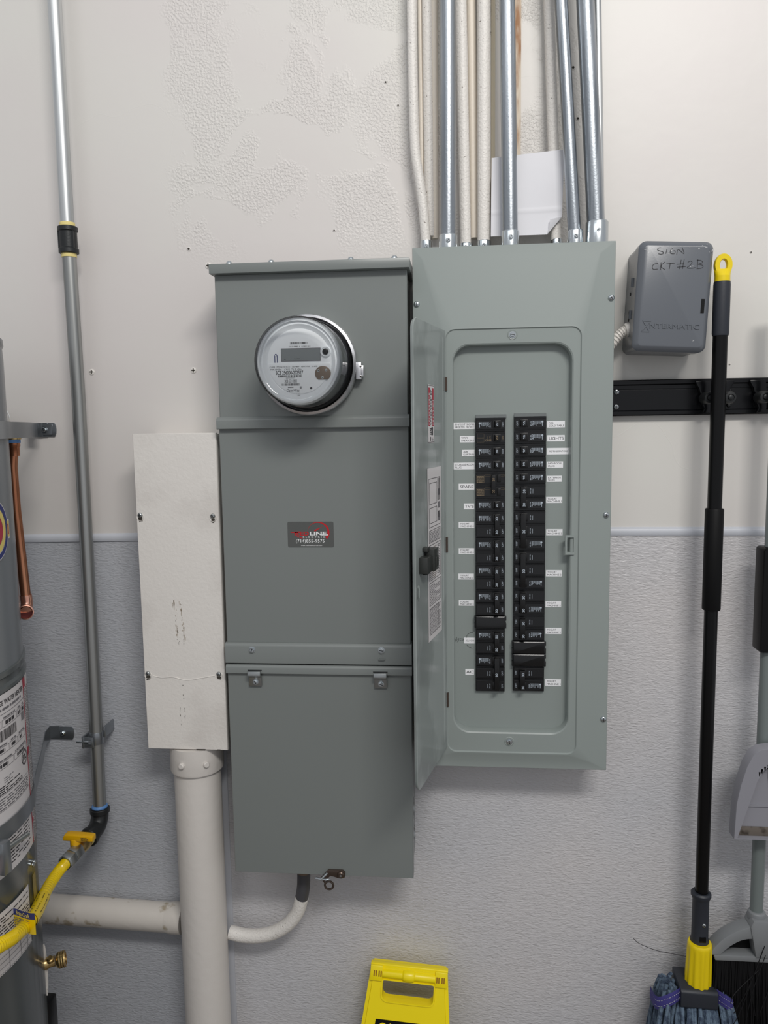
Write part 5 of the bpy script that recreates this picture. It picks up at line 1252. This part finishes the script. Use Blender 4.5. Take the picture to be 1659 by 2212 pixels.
for sgn, xa, xb, zA, zB in ((-1, 0.4440, 0.4000, 0.3080, 0.2860), (1, 0.5140, 0.5450, 0.3080, 0.2900)):
    pts = bend([(xa, 0.104, zA), ((xa+xb)/2, 0.116, zA-0.004), (xb, 0.104, zB), (xb+sgn*0.005, 0.070, zB-0.004)], 5)
    mb = MB(); lo = []
    for p in pts: lo.append([(p[0], p[1]+0.001, p[2]-0.0145), (p[0]+sgn*0.001, p[1]+0.003, p[2]), (p[0], p[1]+0.001, p[2]+0.0135), (p[0]-sgn*0.001, p[1]-0.001, p[2])])
    mb.loft(lo); bnd = mb.build('head_band', M['mopband'], mp_, smooth=60)
    mb = MB()
    for off in (-0.006, 0.006):
        for k in range(0, len(pts)-1, 1):
            p, q_ = Vector(pts[k]), Vector(pts[k+1]); q_ = p+(q_-p)*0.55; mb.tube([(p.x, p.y+0.0035, p.z+off), (q_.x, q_.y+0.0035, q_.z+off)], 0.0005, 5)
    mb.build('stitching', M['thread'], bnd)
# loose thread reaching to the wall, left of the socket
MB().tube(bend([(0.3690, 0.03, 0.3690), (0.3790, 0.035, 0.3620), (0.4050, 0.05, 0.3600), (0.4350, 0.065, 0.3640), (0.4620, 0.078, 0.3680)], 6), 0.0006, 5).build('loose_thread', M['ink'], mp_)

# ================================================================== BROOM
br = thing('broom', 'grey-headed broom with black bristles hanging at the right edge', 'broom', (0.594, 0.08, 0.22))
bx_ = 0.5945
MB().lathe((bx_+0.0, 0.075, 0.440), Z, [(0.0122, 0), (0.0122, 1.210), (0.0100, 1.222)], 26).build('pole', M['broompole'], br)
MB().loft([rrect(0.5725, 0.6150, 1.0000, 1.2000, 0.006, 0.060, 4), rrect(0.5725, 0.6150, 1.0000, 1.2000, 0.006, 0.092, 4), rrect(0.5745, 0.6130, 1.0020, 1.1980, 0.005, 0.096, 4)]).build('grip', M['black'], br)
pcx = 0.6000
hd0, hd1 = 0.066, 0.097
mb = MB()
# frame built as a bottom bar and two arched arms so that the side windows stay open
mb.prism([(pcx-0.088, 0.3765), (pcx+0.088, 0.3765), (pcx+0.091, 0.3880), (pcx-0.091, 0.3880)], hd0, hd1)
arcL = bend([(-0.0950, 0.3880, 0), (-0.0930, 0.3990, 0), (-0.0750, 0.4210, 0), (-0.0520, 0.4370, 0), (-0.0300, 0.4470, 0), (-0.0020, 0.4560, 0)], 4)
arcI = bend([(-0.0780, 0.3880, 0), (-0.0750, 0.3930, 0), (-0.0620, 0.4060, 0), (-0.0440, 0.4185, 0), (-0.0270, 0.4240, 0), (-0.0020, 0.4250, 0)], 4)
for s in (1, -1):
    mb.loft([[(pcx+s*a_[0], hd0, a_[1]), (pcx+s*a_[0], hd1, a_[1]), (pcx+s*b_[0], hd1, b_[1]), (pcx+s*b_[0], hd0, b_[1])] for a_, b_ in zip(arcL, arcI)])
mb.prism([(pcx-0.024, 0.4500), (pcx-0.019, 0.4640), (pcx+0.011, 0.4640), (pcx+0.024, 0.4500), (pcx+0.012, 0.3880), (pcx-0.012, 0.3880)], hd0-0.002, hd1+0.003)
mb.lathe((bx_, 0.0775, 0.455), Z, [(0.0170, 0), (0.0160, 0.016), (0.0132, 0.018)], 24)
mb.build('broom_head', M['broomgrey'], br, bevel=0.0015)
MB().prism([(pcx-0.080, 0.3860), (pcx+0.080, 0.3860), (pcx+0.046, 0.4200), (pcx, 0.4350), (pcx-0.046, 0.4200)], hd0+0.002, hd0+0.006).build('head_web', M['blackmatte'], br)
mb = MB(); rr = random.Random(33)
for i in range(2800):
    u = rr.uniform(-1, 1); v = rr.uniform(0, 1); x0 = pcx+u*0.086; d0 = hd0+0.004+v*(hd1-hd0-0.008)
    x1 = pcx+u*(0.112 if u > 0 else 0.094)+rr.gauss(0, 0.002); z1 = rr.uniform(0.215, 0.245)+0.03*abs(u)**3; d1 = d0+(v-0.5)*0.03+rr.gauss(0, 0.002)
    if rr.random() < 0.02: x1 += rr.uniform(-0.05, 0.03); z1 += 0.03
    P0, P1 = Vector((x0, d0, 0.378)), Vector((x1, d1, z1)); mid = (P0+P1)/2+Vector((rr.gauss(0, 0.002), rr.gauss(0, 0.002), 0))
    mb.tube([P0, mid, P1], [0.0014, 0.0013, 0.0008], 3, caps=False)
bs = mb.build('bristles', M['bristle'], br, smooth=0); bs['kind'] = 'stuff'
mb = MB()
for pts in ([(0.600, 0.108, 0.420), (0.575, 0.125, 0.370), (0.545, 0.14, 0.300), (0.520, 0.145, 0.255)], [(0.598, 0.108, 0.415), (0.565, 0.13, 0.350), (0.535, 0.14, 0.300)], [(0.602, 0.108, 0.40), (0.570, 0.13, 0.33), (0.550, 0.145, 0.24)], [(0.590, 0.11, 0.37), (0.540, 0.13, 0.335), (0.528, 0.14, 0.320)]):
    mb.tube(bend(pts, 4), 0.0008, 4)
mb.build('stray_bristles', M['bristle'], br)

# ================================================================== DUSTPAN
dp = thing('dustpan', 'grey upright dustpan with a toothed comb edge clipped to the broom pole', 'dustpan', (0.605, 0.09, 0.645))
px0 = 0.6080
half = [(-0.0790, 0.6450), (-0.0765, 0.7149), (-0.0700, 0.7521), (-0.0600, 0.7891), (-0.0490, 0.8123), (-0.0360, 0.8217), (-0.0200, 0.8250)]
out = half + [(-a, b) for a, b in reversed(half)]
mb = MB()
inner = [(-0.0720, 0.6460), (-0.0600, 0.6900), (-0.0480, 0.7300), (-0.0400, 0.7600), (-0.0300, 0.7790), (-0.0200, 0.7900), (-0.0100, 0.7950)]
inn = inner + [(-a, b) for a, b in reversed(inner)]
mb.loft([[(px0+a, 0.095, b) for a, b in out], [(px0+a, 0.118, b) for a, b in out], [(px0+a*0.985, 0.121, b-0.001) for a, b in out],
         [(px0+a, 0.121, b) for a, b in inn], [(px0+a, 0.108, b) for a, b in inn]], True, True)
mb.build('pan_body', M['pangrey'], dp, smooth=30)
mb = MB(); mb.prism([(px0-0.072, 0.6460), (px0+0.072, 0.6460), (px0+0.066, 0.6640), (px0-0.066, 0.6640)], 0.108, 0.1105); mb.build('rubber_lip', M['panlip'], dp, bevel=0.0006)
mb = MB(); mb.prism([(px0-0.058, 0.7045), (px0+0.058, 0.7045), (px0+0.057, 0.7080), (px0-0.057, 0.7080)], 0.108, 0.1105)
mb.tube([(px0-0.018, 0.1085, 0.785), (px0-0.012, 0.1085, 0.735), (px0-0.004, 0.1085, 0.725), (px0+0.004, 0.1085, 0.725)], 0.0009, 6); mb.build('pan_rib', M['pangrey'], dp)
mb = MB()   # comb teeth follow the opening's upper edge
for i in range(13):
    t = i/12; a = radians(150-120*t); cx_, cz_ = px0+0.040*cos(a)*1.05, 0.755+0.040*sin(a)
    s = 0.0030
    mb.prism([(cx_-s*0.6, cz_+s*1.2), (cx_+s*0.6, cz_+s*1.2), (cx_+s*0.2, cz_-s*1.8), (cx_-s*0.2, cz_-s*1.8)], 0.1085, 0.121)
mb.build('comb_teeth', M['blackmatte'], dp)

# ================================================================== CAUTION SIGN
sg = thing('floor_sign', 'yellow folding wet floor caution sign leaning on the wall at the bottom', 'floor sign', (-0.10, 0.08, 0.0))
rot = 0.070; cxs, czs = -0.0965, 0.2950
lean = 0.30
def SG(lx, lo_, lz):    # lx across, lo_ out of the sign, lz up from top edge (negative)
    lz *= 0.84
    x = cxs+lx*cos(rot)+lz*sin(rot); z = czs-lx*sin(rot)+lz*cos(rot)
    return (x, 0.040-lz*lean+lo_, z+lo_*lean*0.5)
class SMB(MB):
    def add(s, vs, fs, mi=0): return MB.add(s, [SG(*v) for v in vs], fs, mi)
def hwid(lz): return 0.0810-lz*0.085
def sgpoly(inset, r, zt, zb, d, n=5):
    """trapezoid outline with rounded corners"""
    pts = []
    for sgx, lz, a0 in ((1, zt, 0), (-1, zt, 90), (-1, zb, 180), (1, zb, 270)):
        cx_ = sgx*(hwid(lz)-inset-r); cz_ = lz-(r+0.0 if lz == zt else -r)
        for k in range(n+1):
            a = radians(a0+90*k/n); pts.append((cx_+r*cos(a), d, cz_+r*sin(a)))
    return pts
zbot = -0.325
mb = SMB()
hole = []
for cx_, cz_, a0, r in ((0.0535-0.004, -0.034-0.004, 0, 0.004), (-0.0535+0.004, -0.034-0.004, 90, 0.004), (-0.0535+0.014, -0.079+0.014, 180, 0.014), (0.0535-0.012, -0.079+0.012, 270, 0.012)):
    for k in range(6):
        a = radians(a0+90*k/5); hole.append((cx_+r*cos(a), cz_+r*sin(a)))
def hl(off, d): return [(x*(1+off/0.05), d, -0.056+(z+0.056)*(1+off/0.022)) for x, z in hole]
mb.loft([sgpoly(0.0, 0.004, -0.002, zbot, 0.000), sgpoly(0.0, 0.004, -0.002, zbot, 0.010), sgpoly(0.0070, 0.004, -0.004, zbot+.006, 0.011), sgpoly(0.0080, 0.004, -0.006, zbot+.008, 0.014),
         hl(0.0035, 0.014), hl(0.0028, 0.0165), hl(0.0005, 0.0165), hl(0.0, 0.014), hl(0.0, 0.000)], False, False)
mb.build('front_leaf', M['yellowsign'], sg, smooth=28)
mb = SMB()
# rolled grip along the top with a round boss in the middle and square ends
def roll(x, r_): return [(x, 0.0125+r_*cos(radians(a_)), -0.0195+r_*1.15*sin(radians(a_))) for a_ in range(0, 360, 15)]
mb.loft([roll(x, r_) for x, r_ in ((-0.0560, 0.0085), (-0.0130, 0.0085), (-0.0110, 0.0108), (-0.0040, 0.0120), (0.0040, 0.0120), (0.0110, 0.0108), (0.0130, 0.0085), (0.0560, 0.0085))])
mb.box(-0.0815, -0.0555, 0.0, 0.0180, -0.0360, -0.0020); mb.box(0.0555, 0.0815, 0.0, 0.0180, -0.0360, -0.0020)
mb.box(-0.0820, 0.0820, 0.0, 0.0125, -0.0070, 0.0)
mb.build('top_grip', M['yellowsign'], sg, smooth=40, bevel=0.0012)
mb = SMB()
for bx0 in (-0.0745, -0.0640, 0.0580, 0.0690):
    for k in range(2): mb.box(bx0+k*0.0042, bx0+k*0.0042+0.0026, 0.0170, 0.0184, -0.0260, -0.0130)
mb.build('hinge_slot', M['slotbrown'], sg)
mb = SMB(); mb.loft([sgpoly(0.028, 0.002, -0.121, -0.165, 0.0142), sgpoly(0.028, 0.002, -0.121, -0.165, 0.0147)])
pnl = mb.build('caution_panel', M['blackmatte'], sg)
mb = SMB(); put(mb, 'CAUTION', plane(0.0150), -0.0580, 0.0580, -0.159, -0.127, bold=0.02)
mb.build('lettering', M['yellowsign'], pnl, smooth=0)
mb = SMB(); hl2 = [sgpoly(0.002, 0.004, -0.004, zbot, -0.012), sgpoly(0.002, 0.004, -0.004, zbot, -0.002)]
hb = lambda off, d: [(x*(1+off/0.05), d, -0.056+(z+0.056)*(1+off/0.022)) for x, z in hole]
mb.loft([hl2[0], hl2[1], hb(0.001, -0.002), hb(0.001, -0.012), hl2[0]], False, False)
mb.build('rear_leaf', M['yellowsign'], sg)
